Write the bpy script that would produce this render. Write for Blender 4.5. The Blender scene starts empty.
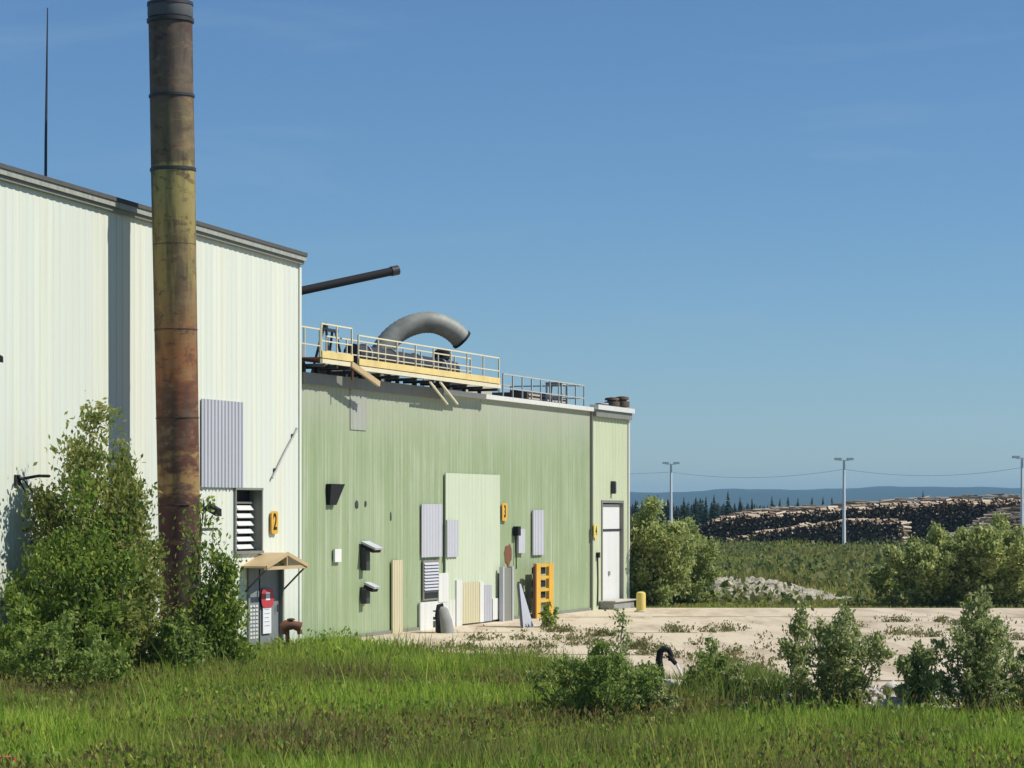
import bpy, bmesh, math, random
import numpy as np
from mathutils import Vector, Matrix
R = math.radians
random.seed(7)
C = bpy.context.scene.collection
sc = bpy.context.scene

# ------------------------------------------------------------------ camera
F = 2600.0          # focal length in pixels of a 1024 px wide frame
HY = 511.0          # horizon row
EYE = 3.7           # eye height above the yard
cam = bpy.data.cameras.new("camera")
cam_o = bpy.data.objects.new("camera", cam); C.objects.link(cam_o)
cam_o.location = (0, 0, EYE); cam_o.rotation_euler = (R(90), 0, 0)
cam.sensor_width = 36; cam.lens = F / 1024 * 36
cam.shift_y = (HY - 384) / 1024
cam.clip_start = 0.5; cam.clip_end = 40000
sc.camera = cam_o

# ------------------------------------------------------------------ sun and sky
SUN_AZ, SUN_EL = R(4), R(48)     # azimuth: from +X towards the camera
sdir = Vector((math.cos(SUN_AZ) * math.cos(SUN_EL), -math.sin(SUN_AZ) * math.cos(SUN_EL), math.sin(SUN_EL)))
world = bpy.data.worlds.new("World"); sc.world = world; world.use_nodes = True
nt = world.node_tree; nt.nodes.clear()
sky = nt.nodes.new("ShaderNodeTexSky"); sky.sky_type = 'NISHITA'; sky.sun_disc = False
sky.sun_elevation = SUN_EL; sky.sun_rotation = math.atan2(sdir.x, sdir.y)
sky.altitude = 600; sky.air_density = 1.0; sky.dust_density = 0.0; sky.ozone_density = 10.0
bg = nt.nodes.new("ShaderNodeBackground"); bg.inputs[1].default_value = 0.078
wo = nt.nodes.new("ShaderNodeOutputWorld")
# a few very faint high wisps
tc = nt.nodes.new("ShaderNodeTexCoord"); mp = nt.nodes.new("ShaderNodeMapping"); mp.inputs["Scale"].default_value = (5, 5, 26)
wn = nt.nodes.new("ShaderNodeTexNoise"); wn.inputs["Scale"].default_value = 1.6; wn.inputs["Detail"].default_value = 6; wn.inputs["Roughness"].default_value = .55; wn.inputs["Distortion"].default_value = .5
wr = nt.nodes.new("ShaderNodeValToRGB"); wr.color_ramp.elements[0].position = .56; wr.color_ramp.elements[1].position = .85; wr.color_ramp.elements[1].color = (.16, .16, .16, 1)
wm = nt.nodes.new("ShaderNodeMix"); wm.data_type = 'RGBA'; wm.inputs[7].default_value = (4.6, 6.0, 7.0, 1)
nt.links.new(tc.outputs["Generated"], mp.inputs[0]); nt.links.new(mp.outputs[0], wn.inputs["Vector"]); nt.links.new(wn.outputs["Fac"], wr.inputs[0]); nt.links.new(wr.outputs[0], wm.inputs[0])
nt.links.new(sky.outputs[0], wm.inputs[6]); wt = nt.nodes.new('ShaderNodeMix'); wt.data_type = 'RGBA'; wt.blend_type = 'MULTIPLY'; wt.inputs[0].default_value = 1.0; wt.inputs[7].default_value = (.95, 1.0, .985, 1)
nt.links.new(wm.outputs[2], wt.inputs[6]); nt.links.new(wt.outputs[2], bg.inputs[0]); nt.links.new(bg.outputs[0], wo.inputs[0])
sun = bpy.data.lights.new("sun", 'SUN'); sun.energy = 4.0; sun.angle = R(0.5); sun.color = (1, 0.955, 0.88)
sun_o = bpy.data.objects.new("sun", sun); C.objects.link(sun_o)
sun_o.rotation_euler = (-sdir).to_track_quat('-Z', 'Y').to_euler()
sun_o.location = (30, 0, 60)
sc.view_settings.view_transform = 'Standard'; sc.view_settings.look = 'None'
sc.view_settings.exposure = 0.30; sc.view_settings.gamma = 1.0
sc.view_settings.use_curve_mapping = False
sc.render.engine = 'CYCLES'
try:
    sc.cycles.use_denoising = True
    sc.cycles.denoiser = 'OPENIMAGEDENOISE'
except Exception:
    pass
sc.cycles.max_bounces = 6; sc.cycles.transparent_max_bounces = 4
sc.cycles.volume_bounces = 0

# ------------------------------------------------------------------ geometry of the wall line
VPX = 933.0
_l = math.hypot(VPX, F)
DX, DY = VPX / _l, F / _l           # along the wall, away from the camera
NX, NY = DY, -DX                    # outward normal
WY0 = F * EYE / 133.0               # depth of the corner between both buildings
WX0 = (300.3 - 512) / F * WY0
WROT = math.atan2(DY, DX)

def T(px, out=0.0):
    """distance along the wall seen at column px"""
    a = (px - 512) / F
    X0, Y0 = WX0 + NX * out, WY0 + NY * out
    return (a * Y0 - X0) / (DX - a * DY)
def Zt(t, py, out=0.0):
    return EYE - (py - HY) / F * (WY0 + DY * t + NY * out)
def P(px, py, out=0.0):
    t = T(px, out); return t, Zt(t, py, out)
def wall_pt(t, z=0.0, inn=0.0):
    return Vector((WX0 + DX * t - NX * inn, WY0 + DY * t - NY * inn, z))
def at(px, py, Y):
    return Vector(((px - 512) / F * Y, Y, EYE - (py - HY) / F * Y))
def on_ground(px, py, z=0.0):
    Y = F * (EYE - z) / (py - HY)
    return Vector(((px - 512) / F * Y, Y, z))
def wall_dist(x, y):
    return (x - WX0) * NX + (y - WY0) * NY
def sstep(a, b, v):
    u = np.clip((v - a) / (b - a), 0, 1); return u * u * (3 - 2 * u)
def ground_z(x, y):
    s = np.maximum(1 - sstep(1.0, 9.0, wall_dist(x, y)), sstep(84, 97, y))
    return -0.32 + 0.28 * s
def lumps(x, y, k, s=0.0):
    return (np.sin(x * k + 1.3 + s) * np.cos(y * k * 1.13 - .7 + s * 2) + .6 * np.sin(x * k * 2.3 - y * k * 1.7 + s * 3)
            + .4 * np.cos(x * k * 4.1 + y * k * 3.3 + s)) / 2.0

# ------------------------------------------------------------------ materials
def srgb(r, g, b):
    f = lambda c: c / 12.92 if c <= .04045 else ((c + .055) / 1.055) ** 2.4
    return (f(r / 255), f(g / 255), f(b / 255), 1)

class NT:
    def __init__(s, name):
        s.m = bpy.data.materials.new(name); s.m.use_nodes = True
        s.t = s.m.node_tree; s.b = s.t.nodes["Principled BSDF"]; s.out = s.t.nodes["Material Output"]
        s.co = s.t.nodes.new("ShaderNodeTexCoord")
    def n(s, kind, **kw):
        x = s.t.nodes.new("ShaderNode" + kind)
        for k, v in kw.items(): setattr(x, k, v)
        return x
    def l(s, a, b): s.t.links.new(a, b)
    def noise(s, scale=(1, 1, 1), sc_=1.0, detail=4, rough=.55, coord="Object", dist=0.0):
        mp = s.n("Mapping"); mp.inputs["Scale"].default_value = scale
        s.l(s.co.outputs[coord], mp.inputs[0])
        no = s.n("TexNoise"); no.inputs["Scale"].default_value = sc_; no.inputs["Detail"].default_value = detail
        no.inputs["Roughness"].default_value = rough; no.inputs["Distortion"].default_value = dist
        s.l(mp.outputs[0], no.inputs["Vector"]); return no.outputs["Fac"]
    def ramp(s, fac, stops, interp='LINEAR'):
        r = s.n("ValToRGB"); r.color_ramp.interpolation = interp
        e = r.color_ramp.elements
        while len(e) < len(stops): e.new(0.5)
        for el, (p, c) in zip(e, stops):
            el.position = p; el.color = c if len(c) == 4 else (*c, 1)
        s.l(fac, r.inputs[0]); return r.outputs[0]
    def mix(s, fac, a, b, mode='MIX'):
        m = s.n("Mix", data_type='RGBA', blend_type=mode)
        for sock, v in ((m.inputs[0], fac), (m.inputs[6], a), (m.inputs[7], b)):
            if hasattr(v, "is_linked") or hasattr(v, "links"): s.l(v, sock)
            else: sock.default_value = v if not isinstance(v, tuple) else (v if len(v) == 4 else (*v, 1))
        return m.outputs[2]
    def math(s, op, a, b=0.0):
        m = s.n("Math", operation=op)
        for sock, v in ((m.inputs[0], a), (m.inputs[1], b)):
            if hasattr(v, "links"): s.l(v, sock)
            else: sock.default_value = v
        return m.outputs[0]
    def base(s, c):
        if hasattr(c, "links"): s.l(c, s.b.inputs["Base Color"])
        else: s.b.inputs["Base Color"].default_value = c if len(c) == 4 else (*c, 1)
        return s
    def rough(s, r, metal=0.0, spec=None):
        s.b.inputs["Roughness"].default_value = r; s.b.inputs["Metallic"].default_value = metal
        if spec is not None: s.b.inputs["Specular IOR Level"].default_value = spec
        return s
    def bump(s, fac, strength=.3, dist=.02):
        b = s.n("Bump"); b.inputs["Strength"].default_value = strength; b.inputs["Distance"].default_value = dist
        s.l(fac, b.inputs["Height"]); s.l(b.outputs[0], s.b.inputs["Normal"]); return s

def mul(c, k): return (c[0] * k, c[1] * k, c[2] * k, 1)

def painted(name, col, dirt=(.25, .22, .17, 1), amount=.35, rough=.5, streak=True):
    m = NT(name)
    f = m.noise((5, 5, .22) if streak else (1, 1, 1), 1.3, 5, .6)
    g = m.noise((1, 1, 1), .45, 3)
    c = m.mix(m.ramp(f, [(.42, (0, 0, 0, 1)), (.8, (amount, amount, amount, 1))]), col, dirt)
    c = m.mix(m.ramp(g, [(.35, (0, 0, 0, 1)), (.7, (.5, .5, .5, 1))]), c, mul(col, .88))
    m.base(c).rough(rough, 0, .35); m.bump(m.noise((1, 1, 1), 14, 3), .05, .01)
    return m.m

def plain(name, col, rough=.6, metal=0.0, var=.25, scale=6.0):
    m = NT(name)
    f = m.noise((1, 1, 1), scale, 4)
    m.base(m.mix(f, mul(col, 1 - var), mul(col, 1 + var * .6))).rough(rough, metal, .35)
    return m.m

def rusty(name, col, rust=(.16, .06, .03, 1), amount=.5):
    m = NT(name)
    f = m.noise((1, 1, .6), 2.2, 6, .65)
    c = m.mix(m.ramp(f, [(.5 - amount * .3, (0, 0, 0, 1)), (.62, (1, 1, 1, 1))]), col, rust)
    m.base(c).rough(.75, 0, .3); m.bump(f, .2, .01)
    return m.m

def leafy(name, a, b, c, trans=.5, patch=0.0):
    m = NT(name)
    g = m.n("NewGeometry")
    col = m.ramp(g.outputs["Random Per Island"], [(0, a), (.5, b), (.92, c), (1, mul(c, 1.5))])
    if patch:
        pn = m.noise((1, 1, 1), patch, 3)
        col = m.mix(m.ramp(pn, [(.42, (0, 0, 0, 1)), (.66, (.8, .8, .8, 1))]), col, (.20, .15, .07, 1))
    m.base(col).rough(.55, 0, .25)
    tr = m.n("BsdfTranslucent"); m.l(col, tr.inputs[0])
    mx = m.n("MixShader"); mx.inputs[0].default_value = trans
    m.l(m.b.outputs[0], mx.inputs[1]); m.l(tr.outputs[0], mx.inputs[2]); m.l(mx.outputs[0], m.out.inputs[0])
    return m.m

M = {}
def white_wall():
    m = NT("white_sheet_metal")
    col = (.73, .75, .63, 1)
    f = m.noise((6, 6, .12), 1.2, 5, .65)
    c = m.mix(m.ramp(f, [(.4, (0, 0, 0, 1)), (.75, (.8, .8, .8, 1))]), col, (.62, .63, .48, 1))
    sheet = m.noise((1.1, 0, 0), 1.0, 0)
    c = m.mix(m.ramp(sheet, [(.45, (0, 0, 0, 1)), (.5, (.5, .5, .5, 1))]), c, (.64, .69, .615, 1))
    d = m.noise((3, 3, .5), 1.1, 6, .7)
    c = m.mix(m.ramp(d, [(.64, (0, 0, 0, 1)), (.8, (.5, .5, .5, 1))]), c, (.46, .42, .32, 1))
    # splash dirt low on the sheets
    sx = m.n("SeparateXYZ"); m.l(m.co.outputs["Object"], sx.inputs[0])
    low = m.ramp(m.math('ADD', m.math('MULTIPLY', sx.outputs[2], .25), m.math('MULTIPLY', f, .35)), [(.1, (.55, .55, .55, 1)), (.5, (0, 0, 0, 1))])
    c = m.mix(low, c, (.40, .42, .30, 1))
    m.base(c).rough(.5, 0, .3)
    return m.m
def green_wall():
    m = NT("green_sheet_metal")
    col = (.295, .37, .205, 1)
    f = m.noise((5, 5, .10), 1.3, 5, .65)
    c = m.mix(m.ramp(f, [(.46, (0, 0, 0, 1)), (.70, (.9, .9, .9, 1))]), col, (.47, .51, .36, 1))
    g = m.noise((.5, .5, .35), 1.0, 4, .6)
    c = m.mix(m.ramp(g, [(.42, (0, 0, 0, 1)), (.64, (.5, .5, .5, 1))]), c, (.25, .325, .165, 1))
    k = m.noise((9, 9, .07), 1.0, 4, .6)
    c = m.mix(m.ramp(k, [(.52, (0, 0, 0, 1)), (.70, (.4, .4, .4, 1))]), c, (.21, .265, .14, 1))
    d = m.noise((7, 7, .6), 1.0, 6, .7)
    c = m.mix(m.ramp(d, [(.60, (0, 0, 0, 1)), (.74, (.8, .8, .8, 1))]), c, (.16, .14, .08, 1))
    sx = m.n("SeparateXYZ"); m.l(m.co.outputs["Object"], sx.inputs[0])
    hi = m.ramp(m.math('ADD', m.math('MULTIPLY', m.math('SUBTRACT', 7.5, sx.outputs[2]), .2), f), [(.44, (.8, .8, .8, 1)), (.85, (0, 0, 0, 1))])
    c = m.mix(hi, c, (.43, .43, .36, 1))
    m.base(c).rough(.55, 0, .3)
    return m.m
M['white'] = white_wall(); M['green'] = green_wall()
M['cream_green'] = painted("pale_green_sheet", (.57, .63, .465, 1), (.30, .38, .2, 1), .35)
M['bay'] = painted("cream_bay_sheet", (.56, .61, .40, 1), (.36, .36, .22, 1), .35)
M['trim_white'] = painted("white_trim", (.70, .71, .66, 1), amount=.3)
M['trim_grey'] = painted("weathered_grey_trim", (.23, .235, .20, 1), (.13, .12, .09, 1), .5)
M['trim_dull'] = painted('dull_fascia', (.40, .41, .35, 1), (.17, .15, .11, 1), .9)
M['grey_sheet'] = painted("grey_sheet", (.44, .45, .48, 1), (.22, .22, .22, 1), .3)
M['lilac_sheet'] = painted("galvanised_sheet", (.52, .53, .57, 1), (.33, .27, .28, 1), .3)
M['cream'] = painted("cream_paint", (.62, .57, .37, 1), (.38, .31, .18, 1), .4)
M['door_white'] = painted("white_door_paint", (.76, .76, .73, 1), (.5, .48, .42, 1), .25)
M['door_grey'] = painted("grey_door_paint", (.22, .235, .24, 1), (.12, .12, .12, 1), .4)
M['dark'] = plain("black_paint", (.010, .010, .012, 1), .8)
M['dark_steel'] = plain("dark_steel", (.045, .045, .048, 1), .5)
M['steel'] = plain("galvanised_steel", (.36, .37, .36, 1), .45, .3)
M['dull_steel'] = plain('sooty_steel', (.11, .115, .12, 1), .6)
M['pale_steel'] = plain("pale_painted_steel", (.52, .52, .46, 1), .55)
M['yellow'] = painted("yellow_paint", (.80, .63, .25, 1), (.3, .17, .06, 1), .45, streak=False)
M['rail_yellow'] = painted("faded_yellow_rail", (.76, .70, .48, 1), (.45, .36, .2, 1), .3, streak=False)
M['safety_yellow'] = painted("safety_yellow", (.72, .42, .05, 1), (.32, .16, .04, 1), .4, streak=False)
M['pale_yellow'] = painted("pale_yellow_paint", (.75, .60, .17, 1), (.45, .34, .12, 1), .35, streak=False)
M['timber'] = painted("pale_timber", (.56, .42, .23, 1), (.3, .2, .1, 1), .5, streak=False)
M['roof'] = plain("roof_membrane", (.10, .10, .09, 1), .9)
M['red'] = plain("red_paint", (.50, .045, .06, 1), .5)
M['white_sign'] = plain("white_sign", (.78, .78, .78, 1), .5, var=.06)
M['rust'] = rusty("rusted_iron", (.13, .07, .045, 1), (.20, .08, .04, 1), .7)
M['brown'] = rusty("brown_equipment", (.16, .12, .08, 1), (.10, .06, .035, 1), .5)
M['concrete'] = plain("old_concrete", (.52, .48, .40, 1), .9, var=.3, scale=4)
M['grey_conc'] = plain("grey_concrete", (.30, .30, .28, 1), .9, var=.3, scale=4)
M['bark'] = plain("bark", (.17, .135, .10, 1), .9)
M['pole'] = plain("pole_paint", (.82, .83, .83, 1), .5, .0, .1)
M['glass'] = plain("dark_glass", (.03, .035, .04, 1), .15)

def duct_mat():
    m = NT("galvanised_duct")
    f = m.noise((1, 1, 1), 1.6, 5, .6)
    m.base(m.ramp(f, [(.3, (.17, .18, .155, 1)), (.7, (.33, .34, .30, 1))])).rough(.6, .1, .3)
    return m.m
M['duct'] = duct_mat()

def chimney_mat():
    m = NT("rusted_chimney_steel")
    sx = m.n("SeparateXYZ"); m.l(m.co.outputs["Object"], sx.inputs[0])
    w = m.noise((.9, .9, 2.6), 1.0, 5, .65)           # flat sheets, rust in rows
    v = m.noise((2.6, 2.6, .35), 1.0, 5, .6)          # runs
    z = m.math('MULTIPLY', sx.outputs[2], 1 / 16.0)
    z = m.math('ADD', z, m.math('MULTIPLY', m.math('SUBTRACT', w, .5), .15))
    c = m.ramp(z, [(0.0, (.05, .022, .022, 1)), (.20, (.075, .028, .026, 1)), (.25, (.085, .03, .025, 1)), (.265, (.34, .21, .075, 1)), (.288, (.33, .19, .065, 1)),
                   (.305, (.10, .034, .022, 1)), (.39, (.135, .048, .026, 1)), (.45, (.30, .115, .038, 1)), (.52, (.24, .14, .055, 1)),
                   (.60, (.29, .225, .08, 1)), (.70, (.32, .27, .09, 1)), (.738, (.33, .285, .09, 1)), (.75, (.165, .135, .065, 1)), (.84, (.145, .115, .065, 1)), (.855, (.125, .095, .065, 1)), (1.0, (.115, .088, .068, 1))])
    f = m.ramp(v, [(.48, (0, 0, 0, 1)), (.60, (.7, .7, .7, 1))])
    c = m.mix(f, c, (.055, .038, .03, 1))
    p = m.noise((1.2, 1.2, 2.2), 1.3, 5, .6)
    c = m.mix(m.ramp(p, [(.5, (0, 0, 0, 1)), (.72, (.5, .5, .5, 1))]), c, (.25, .18, .10, 1))
    q = m.noise((1.0, 1.0, 1.6), 2.2, 6, .75, dist=.6)
    c = m.mix(m.ramp(q, [(.55, (0, 0, 0, 1)), (.63, (.7, .7, .7, 1))]), c, (.11, .045, .024, 1))
    r_ = m.noise((1.5, 1.5, 2.8), 1.3, 6, .7)
    c = m.mix(m.ramp(r_, [(.54, (0, 0, 0, 1)), (.66, (.5, .5, .5, 1))]), c, (.34, .22, .095, 1))
    c = m.mix(m.ramp(r_, [(.36, (.6, .6, .6, 1)), (.42, (0, 0, 0, 1))]), c, (.06, .03, .024, 1))
    m.base(c).rough(.7, 0, .35); m.bump(w, .25, .03)
    return m.m
M['chimney'] = chimney_mat()

def ground_mat():
    m = NT("soil_and_turf")
    f = m.noise((1, 1, 1), .09, 5, .6); g = m.noise((1, 1, 1), 1.4, 5, .65)
    c = m.mix(f, (.07, .09, .025, 1), (.12, .125, .04, 1))
    c = m.mix(m.ramp(g, [(.45, (0, 0, 0, 1)), (.75, (.6, .6, .6, 1))]), c, (.11, .09, .05, 1))
    m.base(c).rough(.95, 0, .1); m.bump(g, .6, .15)
    return m.m
M['ground'] = ground_mat()

def yard_mat():
    m = NT("yard_concrete")
    f = m.noise((1, .25, 1), .5, 6, .65); g = m.noise((.9, .16, 1), .7, 6, .7); h = m.noise((1.6, .4, 1), 3, 6, .7)
    c = m.mix(f, (.54, .455, .325, 1), (.69, .59, .445, 1))
    c = m.mix(m.ramp(g, [(.46, (0, 0, 0, 1)), (.66, (.9, .9, .9, 1))]), c, (.38, .30, .205, 1))
    c = m.mix(m.ramp(h, [(.58, (0, 0, 0, 1)), (.75, (.5, .5, .5, 1))]), c, (.38, .31, .22, 1))
    m.base(c).rough(.95, 0, .1); m.bump(h, .4, .02)
    return m.m
M['yard'] = yard_mat()
def gravel_mat():
    m = NT("pale_gravel")
    f = m.noise((1, 1, 1), 2.2, 6, .75)
    m.base(m.ramp(f, [(.38, (.10, .10, .06, 1)), (.48, (.33, .30, .22, 1)), (.66, (.54, .49, .39, 1))])).rough(.95, 0, .1)
    return m.m
M['gravel'] = gravel_mat()

leaf_a = leafy("alder_leaf", (0.109, 0.188, 0.033, 1), (0.184, 0.276, 0.042, 1), (0.310, 0.370, 0.068, 1))
leaf_b = leafy("willow_leaf", (0.254, 0.328, 0.105, 1), (0.361, 0.430, 0.140, 1), (0.572, 0.576, 0.232, 1))
leaf_c = leafy("birch_leaf", (0.158, 0.222, 0.048, 1), (0.237, 0.284, 0.059, 1), (0.378, 0.364, 0.121, 1))
leaf_d = leafy("dark_leaf", (0.137, 0.217, 0.050, 1), (0.218, 0.314, 0.064, 1), (0.369, 0.428, 0.113, 1))
leaf_e = leafy("sapling_leaf", (0.195, 0.254, 0.087, 1), (0.294, 0.359, 0.117, 1), (0.544, 0.548, 0.262, 1))
blade_m = leafy("grass_blade", (0.209, 0.362, 0.039, 1), (0.296, 0.443, 0.053, 1), (0.437, 0.481, 0.085, 1), .45, .16)
blade_f = leafy("field_grass_blade", (0.230, 0.317, 0.053, 1), (0.334, 0.392, 0.074, 1), (0.481, 0.428, 0.112, 1), .45, .09)
needle_m = leafy("spruce_needle", (0.018, 0.033, 0.018, 1), (0.027, 0.048, 0.024, 1), (0.045, 0.068, 0.030, 1), .15)

# ------------------------------------------------------------------ mesh helpers
class MB:
    def __init__(s): s.v = []; s.f = []
    def quad(s, *p):
        n = len(s.v); s.v += [tuple(q) for q in p]; s.f.append(tuple(range(n, n + len(p)))); return s
    def box(s, x0, x1, y0, y1, z0, z1, mat=None):
        n = len(s.v)
        pts = [(x, y, z) for z in (z0, z1) for y in (y0, y1) for x in (x0, x1)]
        if mat is not None: pts = [tuple(mat @ Vector(p)) for p in pts]
        s.v += pts
        s.f += [tuple(n + i for i in q) for q in ((0, 2, 3, 1), (4, 5, 7, 6), (0, 1, 5, 4), (2, 6, 7, 3), (0, 4, 6, 2), (1, 3, 7, 5))]
        return s
    def bar(s, a, b, w, h=None):
        """rectangular bar from a to b"""
        a, b = Vector(a), Vector(b); h = h or w
        d = (b - a); L = d.length; d.normalize()
        up = Vector((0, 0, 1)) if abs(d.z) < .95 else Vector((1, 0, 0))
        x = d.cross(up).normalized(); y = x.cross(d)
        n = len(s.v)
        for p in (a, b):
            for i, j in ((-1, -1), (1, -1), (1, 1), (-1, 1)):
                s.v.append(tuple(p + x * i * w / 2 + y * j * h / 2))
        s.f += [tuple(n + i for i in q) for q in ((3, 2, 1, 0), (4, 5, 6, 7), (0, 1, 5, 4), (1, 2, 6, 5), (2, 3, 7, 6), (3, 0, 4, 7))]
        return s
    def tube(s, pts, rad, sides=8, cap=True):
        pts = [Vector(p) for p in pts]
        if not hasattr(rad, "__len__"): rad = [rad] * len(pts)
        n0 = len(s.v); prev = None
        for i, p in enumerate(pts):
            d = (pts[min(i + 1, len(pts) - 1)] - pts[max(i - 1, 0)]).normalized()
            if prev is None:
                up = Vector((0, 0, 1)) if abs(d.z) < .9 else Vector((1, 0, 0))
                x = d.cross(up).normalized()
            else:
                x = (prev - d * prev.dot(d)).normalized()
            prev = x; y = d.cross(x)
            for k in range(sides):
                a = 2 * math.pi * k / sides
                s.v.append(tuple(p + (x * math.cos(a) + y * math.sin(a)) * rad[i]))
        for i in range(len(pts) - 1):
            for k in range(sides):
                a = n0 + i * sides + k; b = n0 + i * sides + (k + 1) % sides
                s.f.append((a, b, b + sides, a + sides))
        if cap:
            s.f.append(tuple(n0 + k for k in reversed(range(sides))))
            e = n0 + (len(pts) - 1) * sides
            s.f.append(tuple(e + k for k in range(sides)))
        return s
    def lathe(s, prof, sides=24):
        """prof: list of (radius, z)"""
        n0 = len(s.v)
        for r, z in prof:
            for k in range(sides):
                a = 2 * math.pi * k / sides
                s.v.append((r * math.cos(a), r * math.sin(a), z))
        for i in range(len(prof) - 1):
            for k in range(sides):
                a = n0 + i * sides + k; b = n0 + i * sides + (k + 1) % sides
                s.f.append((a, b, b + sides, a + sides))
        s.f.append(tuple(n0 + k for k in reversed(range(sides))))
        e = n0 + (len(prof) - 1) * sides
        s.f.append(tuple(e + k for k in range(sides)))
        return s
    def corr(s, x0, x1, z0, z1, y=0.0, pitch=.3, depth=.04, edges=False):
        """vertical ribbed sheet facing -y, z0/z1 numbers or functions of x"""
        f0 = z0 if callable(z0) else (lambda x: z0); f1 = z1 if callable(z1) else (lambda x: z1)
        prof = [(0, 0), (.45, 0), (.58, -1), (.82, -1), (.95, 0)]
        xs = []
        k = math.floor(x0 / pitch)
        while k * pitch < x1:
            for u, d in prof:
                x = (k + u) * pitch
                if x0 < x < x1: xs.append((x, d * depth))
            k += 1
        def dep(x):
            u = (x / pitch) % 1.0
            pp = prof + [(1.0, 0)]
            for (a, b), (c, d) in zip(pp, pp[1:]):
                if a <= u <= c: return (b + (d - b) * (u - a) / max(c - a, 1e-6)) * depth
            return 0
        xs = [(x0, dep(x0))] + xs + [(x1, dep(x1))]
        n = len(s.v)
        for x, d in xs:
            s.v += [(x, y + d, f0(x)), (x, y + d, f1(x))]
        for i in range(len(xs) - 1):
            s.f.append((n + 2 * i, n + 2 * i + 2, n + 2 * i + 3, n + 2 * i + 1))
        if edges:
            yb = y + .03
            for (xa, da), rev in ((xs[0], 0), (xs[-1], 1)):
                q = [(xa, y + da, f0(xa)), (xa, yb, f0(xa)), (xa, yb, f1(xa)), (xa, y + da, f1(xa))]
                s.quad(*(q if not rev else q[::-1]))
            s.quad((x0, y, f1(x0)), (x1, y, f1(x1)), (x1, yb, f1(x1)), (x0, yb, f1(x0)))
        return s
    def build(s, name, mat, parent=None, smooth=False, loc=None, rz=None):
        me = bpy.data.meshes.new(name); me.from_pydata(s.v, [], s.f); me.update()
        if mat: me.materials.append(mat)
        if smooth:
            me.polygons.foreach_set("use_smooth", [True] * len(me.polygons)); me.set_sharp_from_angle(angle=R(42))
        o = bpy.data.objects.new(name, me); C.objects.link(o)
        if parent: o.parent = parent
        if loc is not None: o.location = loc
        if rz is not None: o.rotation_euler = (0, 0, rz)
        return o

def np_mesh(name, verts, faces4, mat, parent=None, tris=None):
    """verts (N,3); faces4 (F,4) and tris (G,3) index arrays"""
    me = bpy.data.meshes.new(name)
    nq = len(faces4) if faces4 is not None else 0; ntr = len(tris) if tris is not None else 0
    me.vertices.add(len(verts)); me.vertices.foreach_set("co", np.ascontiguousarray(verts, np.float32).ravel())
    idx = []
    if nq: idx.append(np.asarray(faces4).ravel())
    if ntr: idx.append(np.asarray(tris).ravel())
    idx = np.concatenate(idx).astype(np.int32)
    starts = np.concatenate([np.arange(nq) * 4, nq * 4 + np.arange(ntr) * 3]).astype(np.int32)
    tot = np.concatenate([np.full(nq, 4), np.full(ntr, 3)]).astype(np.int32)
    me.loops.add(len(idx)); me.loops.foreach_set("vertex_index", idx)
    me.polygons.add(nq + ntr); me.polygons.foreach_set("loop_start", starts); me.polygons.foreach_set("loop_total", tot)
    me.update(calc_edges=True); me.validate()
    me.materials.append(mat)
    o = bpy.data.objects.new(name, me); C.objects.link(o)
    if parent: o.parent = parent
    return o

def tag(o, label=None, cat=None, group=None, kind=None):
    if label: o["label"] = label
    if cat: o["category"] = cat
    if group: o["group"] = group
    if kind: o["kind"] = kind
    return o
def empty(name, loc, rz=0.0):
    o = bpy.data.objects.new(name, None); C.objects.link(o)
    o.location = loc; o.rotation_euler = (0, 0, rz); o.empty_display_size = .2
    return o
def copy_tree(o, parent=None):
    c = o.copy(); C.objects.link(c)
    if parent: c.parent = parent
    for ch in list(o.children): copy_tree(ch, c)
    return c
def wall_thing(name, t, z, out=0.0):
    return empty(name, wall_pt(t, z, -out), WROT)

# ------------------------------------------------------------------ the ground
def grid_axis(segs):
    out = []
    for a, b, n in segs: out += list(np.linspace(a, b, n, endpoint=False))
    return np.array(out + [segs[-1][1]])
def make_ground():
    xs = grid_axis([(-9000, -200, 8), (-200, -30, 10), (-30, 40, 90), (40, 200, 12), (200, 9000, 8)])
    ys = grid_axis([(-400, 20, 8), (20, 110, 110), (110, 320, 30), (320, 1200, 10), (1200, 9500, 8)])
    X, Y = np.meshgrid(xs, ys)
    Z = ground_z(X, Y) - .05 * (1 - np.abs(lumps(X, Y, .9))) * (Y < 110) * (Y > 20)
    v = np.stack([X, Y, Z], -1).reshape(-1, 3); nx = len(xs)
    i = (np.arange(len(ys) - 1)[:, None] * nx + np.arange(nx - 1)[None]).ravel()
    o = np_mesh("ground", v, np.stack([i, i + 1, i + 1 + nx, i + nx], -1), M['ground'])
    tag(o, kind="structure")
make_ground()

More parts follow.
